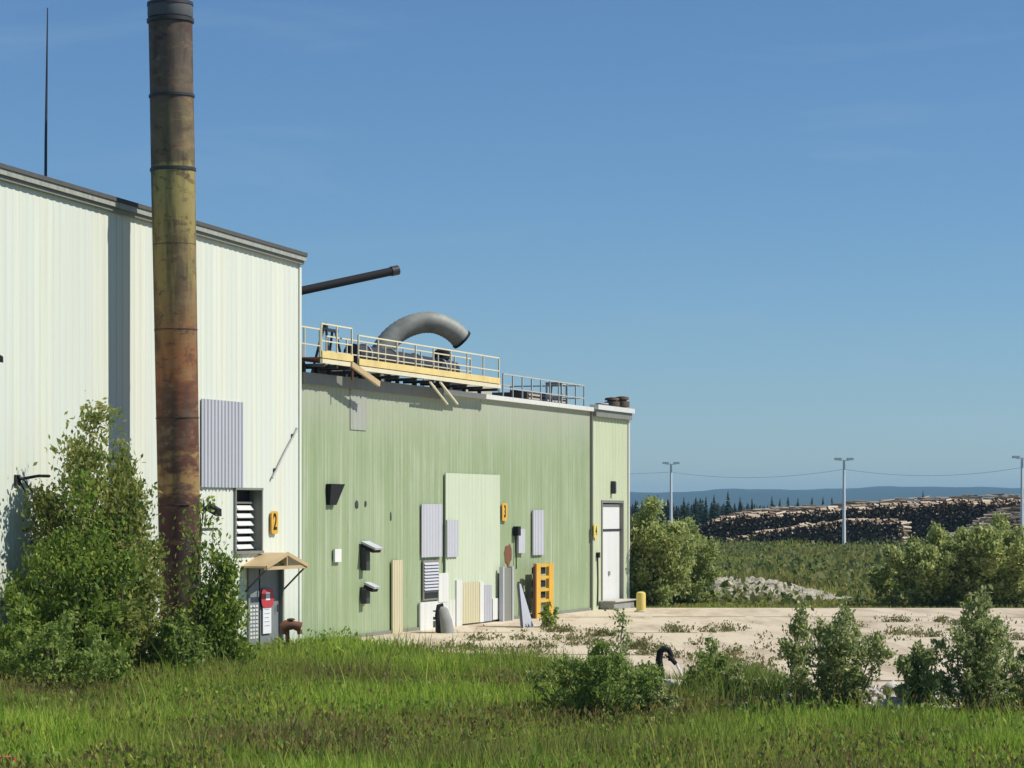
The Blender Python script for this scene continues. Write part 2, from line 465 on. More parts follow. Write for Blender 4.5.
# concrete yard: broken near edge, straight far edge
EDGE = [(-4.85, 75.2), (-3.5, 69.2), (0.0, 67.0), (2.4, 62.0), (3.7, 55.5), (4.3, 53.4), (12, 52.9), (30, 52.6)]
def edge_y(x):
    return np.interp(x, [p[0] for p in EDGE], [p[1] for p in EDGE])
def make_yard():
    rng = random.Random(3)
    near = []
    for (xa, ya), (xb, yb) in zip(EDGE, EDGE[1:]):
        n = max(2, int(math.hypot(xb - xa, yb - ya) / .45))
        for k in range(n):
            u = k / n
            near.append((xa + (xb - xa) * u + rng.uniform(-.12, .12), ya + (yb - ya) * u + rng.uniform(-.22, .22)))
    near.append(EDGE[-1])
    far = [(30, 99), (16, 99.2), (WX0 + DX * 30.3 + .02, 99.4)]
    w1 = [(WX0 + DX * t + NX * .02, WY0 + DY * t + NY * .02) for t in (28.6, 20, 10, 3.2)]
    poly = near + far + w1
    mb = MB(); n = len(poly)
    mb.v = [(x, y, 0.0) for x, y in poly] + [(x + rng.uniform(-.06, .06), y + rng.uniform(-.05, .05), -.42) for x, y in poly]
    mb.f.append(tuple(range(n)))
    for i in range(n):
        j = (i + 1) % n; mb.f.append((i, i + n, j + n, j))
    o = mb.build("concrete_yard", M['yard']); tag(o, kind="structure")
    # sawn joints filled with soil
    j = MB()
    for y in (57, 67, 79, 91):
        a = wall_pt((y - WY0) / DY).x + .4 if y > 75 else np.interp(y, [p[1] for p in EDGE][::-1], [p[0] for p in EDGE][::-1]) + .5
        x = a
        while x < 29:
            L = rng.uniform(1.5, 4)
            w = rng.uniform(.08, .24)
            yy = y + rng.uniform(-.5, .5)
            j.quad((x, yy - w, .004), (min(x + L, 29), yy - w * rng.uniform(.4, 1.2), .004), (min(x + L, 29), yy + w, .004), (x, yy + w * rng.uniform(.3, 1), .004))
            x += L + rng.choice([.3, 1.2, 3.0])
    js = j.build("joint_soil", plain("joint_soil", (.12, .095, .06, 1), .95)); tag(js, kind="structure")
make_yard()

# far hills
def make_hills():
    prof = [(-4000, 40), (-600, 44), (200, 52), (300, 55), (420, 53), (560, 60), (700, 58), (830, 63), (960, 68), (1080, 64), (1250, 66), (1800, 60), (4500, 45)]
    xs = np.linspace(-4000, 4500, 300)
    top = np.interp(xs, [p[0] for p in prof], [p[1] for p in prof]) + 1.8 * np.sin(xs * .013) + 1.0 * np.sin(xs * .047 + 1) + .6 * np.sin(xs * .11)
    rows = []
    for k, (yy, s) in enumerate([(5000, 0.0), (5300, .32), (5700, .62), (6200, .85), (6700, 1.0), (7600, .4), (8600, 0.0)]):
        z = top * s - .3 + (2.0 * np.sin(xs * .02 + k * 1.7) if 0 < s < 1 else 0)
        rows.append(np.stack([xs, np.full_like(xs, yy), z], -1))
    v = np.concatenate(rows); n = len(xs)
    i = (np.arange(len(rows) - 1)[:, None] * n + np.arange(n - 1)[None]).ravel()
    m = NT("wooded_hill"); m.base(m.mix(m.noise((1, 1, 1), .01, 4), (.02, .035, .015, 1), (.035, .05, .02, 1))).rough(.95, 0, .05)
    o = np_mesh("hills", v, np.stack([i, i + 1, i + 1 + n, i + n], -1), m.m)
    tag(o, kind="structure")
make_hills()

# pale gravel heaps beyond the yard
def make_gravel():
    rng = np.random.default_rng(5)
    nx, ny = 150, 40
    xs = np.linspace(7.6, 24, nx); ys = np.linspace(109, 124, ny)
    X, Y = np.meshgrid(xs, ys)
    e = np.clip(1 - ((Y - 116.5) / 7.4) ** 2, 0, 1) * sstep(7.6, 9.2, X) * (1 - sstep(10.5, 15.5, X))
    Z = e * (.68 + .3 * lumps(X, Y, .55) + .2 * lumps(X, Y, 1.9)) + e * rng.normal(0, .07, X.shape) - .08
    v = np.stack([X, Y, Z], -1).reshape(-1, 3)
    i = (np.arange(ny - 1)[:, None] * nx + np.arange(nx - 1)[None]).ravel()
    o = np_mesh("gravel", v, np.stack([i, i + 1, i + 1 + nx, i + nx], -1), M['gravel'])
    tag(o, "low pale gravel heap on the far side of the concrete yard", kind="stuff")
make_gravel()

# ------------------------------------------------------------------ white building
WL = -40.0
tA, zA = P(0, 169); zB = Zt(0, 256)
def wtop(x): return zB + (zA - zB) / (tA - 0) * x
wb = empty("white_building", wall_pt(0), WROT)
tag(wb, "tall white ribbed metal building with sloping dark edged roof and yellow canopy over its door", "building")
FAS = .34
win = (T(234), T(260), Zt(T(247), 551), Zt(T(247), 490))
dr = (T(247), T(282), -.45, Zt(T(262), 566))
def wall_with_openings(mb, x0, x1, z0, ztop, ops, pitch, depth):
    br = sorted({x0, x1, *[o[0] for o in ops], *[o[1] for o in ops]})
    for a, b in zip(br, br[1:]):
        cut = sorted([(o[2], o[3]) for o in ops if o[0] <= a + 1e-6 and o[1] >= b - 1e-6])
        z = z0
        for c, d in cut:
            if c > z + .01: mb.corr(a, b, z, c, 0, pitch, depth)
            z = d
        mb.corr(a, b, z, ztop, 0, pitch, depth)
w = MB()
wall_with_openings(w, WL, 0.0, -.6, lambda x: wtop(x) - .05, [win, dr], .3, .010)
DEP = 28.0
w.quad((0, 0, -.6), (0, DEP, -.6), (0, DEP, zB - .05), (0, 0, zB - .05))
w.quad((WL, DEP, -.6), (WL, 0, -.6), (WL, 0, wtop(WL) - .05), (WL, DEP, wtop(WL) - .05))
w.quad((0, DEP, -.6), (WL, DEP, -.6), (WL, DEP, wtop(WL) - .05), (0, DEP, zB - .05))
w.build("wall", M['white'], wb)
def slope_box(mb, x0, x1, y0, y1, a0, a1):
    """box whose top and bottom follow the roof line (offsets a0, a1)"""
    n = len(mb.v)
    mb.v += [(x, y, wtop(x) + a) for a in (a0, a1) for y in (y0, y1) for x in (x0, x1)]
    mb.f += [tuple(n + i for i in q) for q in ((0, 2, 3, 1), (4, 5, 7, 6), (0, 1, 5, 4), (2, 6, 7, 3), (0, 4, 6, 2), (1, 3, 7, 5))]
rf = MB(); slope_box(rf, WL - .2, .06, -.20, DEP + .2, -.02, .08); rf.build("roof", M['roof'], wb)
fa = MB(); slope_box(fa, WL - .2, .04, -.17, -.05, -.15, -.025); fa.build("fascia", M['trim_dull'], wb)
so = MB(); slope_box(so, WL - .2, .02, -.11, -.045, -.25, -.155); so.build("eaves_shade_strip", M['trim_grey'], wb)  # dark grey strip standing in for the shadow below the fascia
ct = MB().box(-.14, -.01, -.045, .02, -.5, zB - .3).build("corner_trim", M['white'], wb)
# galvanised patch
g = MB().corr(T(200), T(240), Zt(T(220), 487.5), Zt(T(220), 400.5), -.06, .2, .035, True).build("patch_panel", M['lilac_sheet'], wb)
tag(g, "grey lilac ribbed patch sheet")
# louvred window in a deep reveal
wx0, wx1, wz0, wz1 = win
fr = MB()
fr.box(wx0 - .05, wx0 + .02, -.07, .34, wz0, wz1); fr.box(wx1 - .02, wx1 + .05, -.07, .34, wz0, wz1)
fr.box(wx0 - .05, wx1 + .05, -.08, .34, wz1, wz1 + .06); fr.box(wx0 - .05, wx1 + .05, -.10, .34, wz0 - .07, wz0)
fro = fr.build("window", M['trim_grey'], wb)
MB().box(wx0 + .02, wx1 - .02, .30, .33, wz0, wz1).build("backing", M['dark'], fro)
bx0 = wx0 + .02; mw = bx0 + (wx1 - wx0) * .33
MB().box(mw - .03, mw + .03, .2, .29, wz0, wz1 - .32).box(bx0, wx1 - .02, .2, .29, wz1 - .36, wz1 - .30).build("mullion", M['trim_grey'], fro)
sl = MB(); ns = 6
for k in range(ns):
    z = wz0 + .05 + (wz1 - .38 - wz0) * k / ns
    m1 = Matrix.Translation((0, .2, z + .06)) @ Matrix.Rotation(R(-38), 4, 'X')
    sl.box(bx0, mw - .03, -.012, .012, -.075, .075, m1); sl.box(mw + .03, wx1 - .02, -.012, .012, -.075, .075, m1)
sl.build("louvre_blades", M['trim_white'], fro)
# service door
dx0, dx1, dz0, dz1 = dr
do = MB().box(dx0 + .08, dx1 - .08, .06, .10, -.3, dz1 - .08).build("door", M['door_grey'], wb)
f = MB(); f.box(dx0 - .02, dx0 + .08, -.06, .14, -.4, dz1); f.box(dx1 - .08, dx1 + .02, -.06, .14, -.4, dz1); f.box(dx0 + .08, dx1 - .08, -.06, .14, dz1 - .08, dz1)
f.build("door_frame", M['trim_grey'], do)
v = MB()
lw = (dx1 - dx0) * .36
for k in range(9):
    for q in range(4):
        x = dx0 + .13 + q * (lw - .1) / 4; z = .28 + k * .105
        v.box(x, x + (lw - .1) / 4 - .05, .045, .058, z, z + .06)
v.build("grille", M['trim_white'], do)
MB().box(dx0 + lw + .08, dx0 + lw + .12, .045, .058, -.3, dz1 - .09).build("leaf_joint", M['dark'], do)
MB().tube([(dx1 - .3, .0, .95), (dx1 - .3, -.0, 1.15)], .02, 6).build("handle", M['dark_steel'], do)
# timber canopy
cx0, cx1 = T(242), T(283); cm = (cx0 + cx1) / 2
ez = Zt(cx0, 566); rz_ = Zt(T(262), 552.5); OUT = .72
cn = MB()
for s_, xe in ((-1, cx0 - .06), (1, cx1 + .06)):
    a = [(cm, 0, rz_), (cm, -OUT, rz_), (xe, -OUT, ez), (xe, 0, ez)]
    b = [(x, y, z - .05) for x, y, z in a]
    if s_ > 0: a, b = a[::-1], b[::-1]
    cn.quad(*a[::-1]); cn.quad(*b)
    for i in range(4):
        j = (i + 1) % 4; cn.quad(a[i], a[j], b[j], b[i])
cno = cn.build("canopy", M['timber'], wb)
tr = MB()
tr.bar((cx0 - .05, -OUT + .03, ez - .06), (cx1 + .05, -OUT + .03, ez - .06), .05, .09)
tr.bar((cm, -OUT + .03, ez - .04), (cm, -OUT + .03, rz_ - .05), .06)
tr.bar((cx0 - .03, -OUT - .012, ez - .03), (cm, -OUT - .012, rz_ - .03), .03, .1); tr.bar((cx1 + .03, -OUT - .012, ez - .03), (cm, -OUT - .012, rz_ - .03), .03, .1)
tr.build("truss", M['timber'], cno)
for xs_ in (cx0 + .08, cx1 - .06):
    MB().bar((xs_, -OUT + .06, ez - .1), (xs_, -.06, ez - .68), .04).build("brace", M['dark_steel'], cno)

# signs, lamps and conduit on the white wall
def text_part(txt, size, mat, parent, loc, ext=.004, align='CENTER', sx=1.0):
    cu = bpy.data.curves.new("lettering", 'FONT'); cu.body = txt; cu.size = size; cu.extrude = ext
    cu.align_x = align; cu.align_y = 'CENTER'; cu.offset = size * .02
    o = bpy.data.objects.new("lettering", cu); C.objects.link(o)
    o.parent = parent; o.location = loc; o.rotation_euler = (R(90), 0, 0); o.scale = (sx, 1, 1)
    cu.materials.append(mat)
    dg = bpy.context.evaluated_depsgraph_get(); me = bpy.data.meshes.new_from_object(o.evaluated_get(dg))
    me.name = "lettering"; k = bpy.data.objects.new("lettering_mesh", me); C.objects.link(k)
    k.parent = parent; k.location = loc; k.rotation_euler = (R(90), 0, 0); k.scale = (sx, 1, 1)
    bpy.data.objects.remove(o); k.name = "lettering"; return k
def rounded(mb, w_, h_, y0, y1, r=.06, n=5):
    pts = []
    for cx_, cz_, a0 in ((w_ / 2 - r, h_ / 2 - r, 0), (-w_ / 2 + r, h_ / 2 - r, 90), (-w_ / 2 + r, -h_ / 2 + r, 180), (w_ / 2 - r, -h_ / 2 + r, 270)):
        for k in range(n):
            a = R(a0 + 90 * k / (n - 1)); pts.append((cx_ + r * math.cos(a), cz_ + r * math.sin(a)))
    k = len(pts); b = len(mb.v)
    mb.v += [(x, y0, z) for x, z in pts] + [(x, y1, z) for x, z in pts]
    mb.f.append(tuple(b + i for i in range(k))); mb.f.append(tuple(b + k + i for i in reversed(range(k))))
    for i in range(k):
        j = (i + 1) % k; mb.f.append((b + i, b + k + i, b + k + j, b + j))
    return mb
t, z = P(272, 522.5)
s = wall_thing("number_sign", t, z, .07)
tag(s, "tall yellow sign with a black figure beside the louvred window", "sign")
rounded(MB(), .42, .62, -.02, .02, .1).build("plate", M['safety_yellow'], s)
text_part("2", .62, M['dark'], s, (0, -.024, 0), sx=.75)
t, z = P(267.5, 612)
s = wall_thing("warning_notice", t, z, -.02)
tag(s, "white door notice with round red heading on the grey door under the canopy", "sign")
MB().box(-.26, .26, -.012, .012, -.58, .22).build("sheet", M['white_sign'], s)
hd = rounded(MB(), .78, .52, -.03, -.014, .2).build("heading", M['red'], s); hd.location = (0, 0, .38)
MB().box(-.13, .13, -.036, -.031, -.06, .14).build("emblem", M['white_sign'], hd)
ln = MB()
rr = random.Random(4)
for k in range(5): ln.box(-.17, .17 - rr.random() * .2, -.016, -.0125, .06 - k * .11, .085 - k * .11)
ln.build("print", M['grey_sheet'], s)

def flood(name, px, py, label, sc_=1.0, flip=1):
    t, z = P(px, py, .3)
    s = wall_thing(name, t, z)
    tag(s, label, "wall lamp", "dark lamps on the white wall")
    MB().bar((0, .0, 0), (0, -.36 * sc_, .05), .05).box(-.08, .08, -.05, -.01, -.12, .12).build("bracket", M['dark_steel'], s)
    m1 = Matrix.Translation((0, -.42 * sc_, 0)) @ Matrix.Rotation(R(28), 4, 'X')
    h = MB(); n = len(h.v)
    pts = [(-.13, -.16, -.03), (.13, -.16, -.03), (.13, .16, -.03), (-.13, .16, -.03), (-.09, -.11, .1), (.09, -.11, .1), (.09, .11, .1), (-.09, .11, .1)]
    h.v = [tuple(m1 @ (Vector(p) * sc_ * 1.2)) for p in pts]
    h.f = [(3, 2, 1, 0), (4, 5, 6, 7), (0, 1, 5, 4), (1, 2, 6, 5), (2, 3, 7, 6), (3, 0, 4, 7)]
    h.build("lamp_head", M['dark'], s)
    return s
flood("wall_lamp", -6, 358, "dark wall lamp highest on the white wall near the edge of the photo", .8)
flood("wall_lamp", 207, 511, "dark lamp sticking out just beside the rusty chimney", 1.1)
t, z = P(16, 481, .0)
s = wall_thing("lamp_bracket", t, z); tag(s, "bent dark bracket with loose wires on the white wall above the shrubs", "bracket")
MB().tube([(0, .0, 0), (.0, -.10, .04), (.55, -.25, .12), (.95, -.3, .12)], .035, 6).tube([(.1, -.12, .05), (.35, -.2, -.22), (.42, -.2, -.45)], .018, 5).tube([(-.05, -.08, .12), (.1, -.1, -.1), (.2, -.14, -.3)], .02, 5).build("arm", M['dark'], s)
MB().box(-.1, .1, -.06, -.01, -.1, .14).build("wall_plate", M['dark_steel'], s)
ta, za = P(270, 478); tb, zb = P(295, 429)
s = wall_thing("conduit", ta, za); tag(s, "thin slanting metal conduit fixed across the white wall near its corner", "conduit")
MB().tube([(0, -.07, 0), ((tb - ta) * .5, -.07, (zb - za) * .5 + .03), (tb - ta, -.07, zb - za), (tb - ta + .05, -.02, zb - za + .02)], .03, 6).build("rod", M['steel'], s)
for u in (.15, .85): MB().box((tb - ta) * u - .05, (tb - ta) * u + .05, -.06, -.01, (zb - za) * u - .04, (zb - za) * u + .06).build("clip", M['dark_steel'], s)

# mast on the white roof
t, _ = P(45.5, 178, -1.5)
p = wall_pt(t, wtop(t), 1.5)
s = empty("antenna_mast", p); tag(s, "thin dark antenna mast rising from the white building roof", "antenna")
topz = EYE + (HY - 8) / F * p.y
MB().tube([(0, 0, 0), (.01, 0, 1.5), (.03, 0, 3), (.05, 0, topz - p.z)], [.04, .035, .026, .014], 6).build("mast", M['dark_steel'], s)
MB().box(-.15, .15, -.15, .15, 0, .06).build("base_plate", M['dark_steel'], s)

# ------------------------------------------------------------------ chimney
CY = 62.35; lean = R(1.0)
base = Vector(((181.7 - 512) / F * CY, CY, 0.0))
ch = empty("rusty_chimney", base); ch.rotation_euler = (0, -lean, 0)
tag(ch, "tall leaning rusted steel chimney standing in front of the white wall", "chimney")
def cz(y): return EYE + (HY - y) / F * CY
shaft = MB().lathe([(.50, -.5), (.50, cz(500)), (.515, cz(300)), (.53, cz(168))], 40).lathe([(.525, cz(168)), (.525, cz(95))], 40).lathe([(.52, cz(95)), (.525, cz(19))], 40)
so_ = shaft.build("shaft", M['chimney'], ch, True)
for y, r, hh in ((169, .553, .07), (95.5, .55, .06), (20, .565, .08)):
    MB().lathe([(r - .04, -hh), (r, -hh * .8), (r, hh * .2), (r - .04, hh * .4)], 40).build("flange", M['dark_steel'], ch, True).location = (0, 0, cz(y))
MB().lathe([(.53, cz(18)), (.545, cz(16)), (.54, cz(6))], 40).build("collar", M['dull_steel'], ch, True)
rim = MB()
for r0, r1, z0, z1 in ((.545, .545, cz(6), cz(2)),): rim.lathe([(.50, z0), (.555, z0), (.55, z0 + .08), (.42, cz(1.5)), (.2, cz(.5))], 40)
rim.build("cap", M['dark_steel'], ch, True)
# seam bands
sm = MB()
for y in (245, 330, 418, 505):
    sm = MB(); sm.lathe([(.510, -.012), (.522, -.010), (.522, .010), (.510, .012)], 40)
    k = sm.build("seam_band", M['chimney'], so_, True); k.location = (0, 0, cz(y))
for y in (530,):
    MB().bar((-.25, .42, 0), (-.25, 1.5, 0), .07).bar((.25, .42, 0), (.25, 1.5, 0), .07).build("stay", M['dark_steel'], ch).location = (0, 0, cz(y))
    ch.children[-1].rotation_euler = (0, 0, R(70 - 90) + 0)

# ------------------------------------------------------------------ green building
gb = empty("green_building", wall_pt(0), WROT)
tag(gb, "long green ribbed metal building with patched wall, roof walkway and pale end bay", "building")
GL = T(626); ZT = Zt(0, 374); BX = T(591)
dk = (T(600), T(621), Zt(T(610), 600), Zt(T(610), 503))
g = MB(); g.corr(.04, BX, -.5, ZT - .05, .02, .3, .011)
g.quad((GL - .1, .02, -.5), (GL - .1, 24, -.5), (GL - .1, 24, ZT), (GL - .1, .02, ZT))
g.quad((.04, 24, -.5), (GL - .1, 24, -.5), (GL - .1, 24, ZT), (.04, 24, ZT))
g.build("wall", M['green'], gb)
MB().box(.03, GL - .05, .03, 24, ZT - .04, ZT + .03).build("roof", M['roof'], gb)
b = MB()
br = [BX, dk[0], dk[1], GL]
b.corr(BX, dk[0], -.3, ZT - .05, -.06, .4, .02); b.corr(dk[1], GL, -.3, ZT - .05, -.06, .4, .02); b.corr(dk[0], dk[1], dk[3], ZT - .05, -.06, .4, .02)
b.quad((BX, .02, -.3), (BX, -.06, -.3), (BX, -.06, ZT - .05), (BX, .02, ZT - .05))
b.quad((dk[0], -.06, -.3), (dk[1], -.06, -.3), (dk[1], -.06, dk[2]), (dk[0], -.06, dk[2]))
tag(b.build("end_bay", M['bay'], gb), "pale cream bay at the far end")
MB().box(BX - .10, BX - .005, -.09, .03, -.3, ZT - .1).build("bay_joint", M['trim_grey'], gb)
MB().box(GL - .02, GL + .12, -.12, .1, -.3, ZT - .05).build("corner_trim", M['trim_white'], gb)
# roof edge: weathered first, then white flashing, then the bay's deep eaves
e1, e2 = T(440), BX
MB().box(.06, e1, -.12, .05, ZT - .26, ZT + .06).build("roof_edge", M['trim_grey'], gb)
MB().box(e1, BX - .02, -.14, .05, ZT - .10, ZT + .05).build("flashing", M['trim_white'], gb)
MB().box(BX - .02, GL + .2, -.30, .05, ZT - .02, ZT + .16).build("bay_fascia", M['trim_white'], gb)
MB().box(BX - .01, GL + .1, -.22, -.075, ZT - .28, ZT - .022).build("bay_soffit", M['trim_grey'], gb)
# tall dock door with reveal and lights
d0, d1, d2, d3 = dk
dd = MB().box(d0 + .05, d1 - .05, .04, .09, d2, d3 - .05).build("dock_door", M['door_white'], gb)
f = MB(); f.box(d0 - .06, d0 + .05, -.10, .30, d2, d3); f.box(d1 - .05, d1 + .06, -.10, .30, d2, d3); f.box(d0 - .06, d1 + .06, -.10, .30, d3, d3 + .10)
f.build("door_frame", M['trim_grey'], dd)
zt_ = Zt(T(610), 530)
MB().box(d0 + .05, d1 - .05, .015, .036, zt_ - .04, zt_ + .04).build("rail", M['dark_steel'], dd)
MB().box((d0 + d1) / 2 - .2, (d0 + d1) / 2 - .02, .0, .036, d2 + .95, d2 + 1.1).build("handle", M['steel'], dd)
def patch(x0, x1, y0, y1, mat, out=.055, pitch=.25, depth=.02, label=None, name="patch_panel", flat=False):
    ta, tb = T(x0), T(x1); tm = (ta + tb) / 2
    za, zb = Zt(tm, y1), Zt(tm, y0)
    mb = MB()
    if flat: mb.box(ta, tb, -out - .02, -.02, za, zb)
    else: mb.corr(ta, tb, za, zb, -out, pitch, depth, True)
    o = mb.build(name, M[mat], gb)
    if label: o["label"] = label
    return o
patch(443.5, 498, 474, 613, 'cream_green', .07, .3, .012, "tall pale green cover sheet")
patch(420, 440, 504, 557, 'lilac_sheet', .06, label="grey upper patch sheet")
patch(443, 454, 520, 557, 'lilac_sheet', .13, label="short grey patch sheet")
patch(390, 401, 560, 634, 'cream', .07, .2, .02, "cream full height strip", flat=False)
patch(436, 446, 573, 602, 'trim_white', .075, label="white patch board", flat=True)
patch(418, 453, 601, 629, 'trim_white', .06, label="white skirting sheet", flat=True)
patch(453, 458.5, 580, 626, 'trim_white', .11, label="white edge board", flat=True)
patch(458.5, 476, 582, 623, 'cream', .12, .22, .02, "cream skirting sheet")
patch(476, 480, 582, 622, 'trim_white', .12, label="narrow white skirting strip", flat=True)
patch(480, 488.5, 585, 621, 'grey_sheet', .12, label="grey skirting sheet")
patch(489, 501, 598, 619, 'trim_white', .12, label="low white skirting sheet", flat=True)
patch(531, 542, 510, 555, 'lilac_sheet', .06, .3, .03, "pale grey narrow patch sheet")
patch(515.5, 522, 529, 553, 'lilac_sheet', .10, label="small grey cabinet cover", flat=True)
patch(332.5, 339, 549, 562, 'door_white', .06, label="small white plate", flat=True)
# streaked bare metal where the paint has gone, under the walkway
M['bare'] = painted('bare_weathered_sheet', (.40, .41, .36, 1), (.24, .28, .16, 1), .9)
patch(350, 366, 384, 430, 'bare', .004, .3, .016, "bare weathered sheet")
# louvre vent
lt0, lt1 = T(421.5), T(437); lz0, lz1 = Zt(T(429), 600), Zt(T(429), 560)
lv = MB().box(lt0, lt1, -.06, -.02, lz0, lz1).build("louvre_vent", M['trim_grey'], gb)
x = MB()
for k in range(9):
    z = lz0 + .32 + (lz1 - lz0 - .36) * k / 9
    x.box(lt0 + .05, lt1 - .05, -.06, -.045, -.05, .05, Matrix.Translation((0, -.03, z)) @ Matrix.Rotation(R(-35), 4, 'X'))
x.build("blades", M['lilac_sheet'], lv)
MB().box(lt0 + .1, lt1 - .1, -.075, -.061, lz0 + .06, lz0 + .25).build("lower_pane", M['glass'], lv)
# dark vent hood
t0_, t1_ = T(326), T(340)
zt1, zt0 = Zt(T(333), 484), Zt(T(333), 505)
h = MB(); h.v = [(t0_, .0, zt1), (t1_, .0, zt1), (t0_ + (t1_ - t0_) * .52, .0, zt0), (t0_ + .05, .0, zt0), (t0_, -.16, zt1), (t1_, -.16, zt1), (t0_ + (t1_ - t0_) * .52, -.10, zt0), (t0_ + .05, -.10, zt0)]
h.f = [(3, 2, 1, 0), (4, 5, 6, 7)[::-1], (0, 1, 5, 4), (1, 2, 6, 5), (2, 3, 7, 6), (3, 0, 4, 7)]
h.build("vent_hood", M['dark'], gb)
for px, py, w_, h_ in ((357, 505, .18, .16), (366, 504, .12, .12), (391, 517, .08, .16)):
    t, z = P(px, py); rr2 = random.Random(px)
    h = MB(); pts2 = [(t + math.cos(a) * w_ * rr2.uniform(.6, 1.1), .006, z + math.sin(a) * h_ * rr2.uniform(.6, 1.1)) for a in [k * .7854 for k in range(8)]]
    h.quad(*pts2); h.quad(*[(x_, .012, z_) for x_, y_, z_ in pts2][::-1]); h.build("torn_hole", M['dark_steel'], gb)
t, z = P(508, 556); h = MB(); rr2 = random.Random(5)
h.quad(*[(t + math.cos(k * .524) * .42 * rr2.uniform(.5, 1.1), -.004, z + math.sin(k * .524) * .42 * rr2.uniform(.5, 1.2)) for k in range(12)]); h.build("rust_patch", M['rust'], gb)
# base flashing along the foot of the wall
MB().box(3.2, BX - .1, -.05, .0, -.3, .10).build("base_flashing", M['trim_grey'], gb)

# lamps on the green wall
def hood_lamp(px, py, label, k=1.0):
    t, z = P(px, py)
    s = wall_thing("hooded_lamp", t, z); tag(s, label, "wall lamp", "hooded lamps on the green wall")
    MB().box(-.14, .14, -.2, -.03, -.72 * k, -.1).build("ballast_box", M['dark_steel'], s)
    m1 = Matrix.Translation((.12, -.26, .02)) @ Matrix.Rotation(R(24), 4, 'X')
    MB().box(-.30 * k, .30 * k, -.26 * k, .24 * k, -.03, .03, m1).build("hood", M['lilac_sheet'], s)
    MB().box(-.3 * k, .3 * k, -.22 * k, .2 * k, -.14, -.035, m1).build("lamp_body", M['dark'], s)
hood_lamp(362, 546, "upper hooded lamp with grey box on the green wall", 1.0)
hood_lamp(362, 586, "lower hooded lamp with small grey box on the green wall", .72)
# small signs of the green wall
def plate(px, py, w_, h_, label, glyph, mat='safety_yellow', out=.07):
    t, z = P(px, py, out); s = wall_thing("number_sign", t, z, out)
    tag(s, label, "sign", "yellow number signs")
    rounded(MB(), w_, h_, -.015, .015, .05).build("plate", M[mat], s)
    if glyph: text_part(glyph, h_ * .95, M['dark'], s, (0, -.02, 0), sx=.7)
plate(504.5, 512, .5, .6, "square yellow number sign beside the tall pale green sheet", "3")
plate(595.8, 531, .5, .5, "small yellow number sign on the pale bay next to the white dock door", "4", 'pale_yellow', .16)
t, z = P(609.5, 487.5); s = wall_thing("bulkhead_lamp", t, z, .1); tag(s, "slim dark lamp above the white dock door", "wall lamp")
MB().box(-.12, .12, -.12, .02, -.24, .24).build("casing", M['dark_steel'], s); MB().box(-.08, .08, -.15, -.121, -.2, .2).build("lens", M['glass'], s)
t, z = P(595, 555); s = wall_thing("push_button_box", t, z, .1); tag(s, "tiny dark switch box with cable beside the white dock door", "switch box")
MB().box(-.09, .09, -.08, .02, -.1, .1).build("casing", M['dark'], s); MB().tube([(0, 0, -.1), (.04, .0, -1.0), (.0, 0, -1.9)], .035, 6).build("cable", M['dark_steel'], s)
t, z = P(514, 531); s = wall_thing("junction_box", t, z, .1); tag(s, "small dark junction box beside the grey cabinet cover", "junction box")
MB().box(-.14, .14, -.1, .08, -.16, .16).build("casing", M['dark'], s); MB().tube([(0, .02, -.16), (0, .02, -1.3)], .025, 6).build("conduit", M['dark_steel'], s)
# low dock step
p = wall_pt(T(608), 0, -.1)
s = empty("dock_step", p, WROT); tag(s, "rough grey concrete step below the white dock door", "step")
stp = MB(); stp.box(-1.3, 1.25, -.55, .0, -.05, d2 - .03); stp.build("block", M['grey_conc'], s)
MB().box(-1.35, 1.3, -.62, .01, d2 - .028, d2 + .02).build("tread", M['concrete'], s)
# upright yellow hazard board in front of the wall
t0_, z0_ = P(535, 612, .5); t1_, z1_ = P(552, 562, .5)
bw = t1_ - t0_; s = empty("ladder_frame", wall_pt(t0_, 0, -.5), WROT)
tag(s, "upright yellow steel frame with dark openings standing against the green wall", "frame")
hb = Zt((t0_ + t1_) / 2, 563, .5)
MB().box(0, bw * .24, -.06, .06, .0, hb).build("post", M['safety_yellow'], s)
MB().box(bw * .74, bw, -.06, .06, .0, hb - .02).build("post", M['safety_yellow'], s)
MB().box(-.09, -.003, -.05, .05, .0, hb - .1).build("side_plate", M['rust'], s)
for k, u in enumerate((.32, .52, .75, .97)):
    MB().box(bw * .24, bw * .74, -.045, .045, hb * u - .07, hb * u + .03).build("rung", M['safety_yellow'], s)
for k, u in enumerate((.36, .56, .80)):
    MB().box(bw * .28, bw * .70, .05, .3, hb * u + .0, hb * (u + .12)).build("valve_box", M['dark'], s)
MB().box(bw * .25, bw * .73, .06, .12, 0, hb * .30).build("lower_plate", M['trim_grey'], s)
# grey post
t_, _ = P(506.5, 620, .25)
s = empty("steel_column", wall_pt(t_, 0, -.25), WROT); tag(s, "grey steel column standing in front of the pale skirting sheets", "column")
zt = Zt(t_, 568, .25)
MB().box(-.42, .42, -.03, .03, -.05, zt).build("web", M['trim_grey'], s)
for x_ in (-.46, .46): MB().box(x_ - .06, x_ + .06, -.07, .07, -.05, zt + .05).build("flange", M['lilac_sheet'], s)
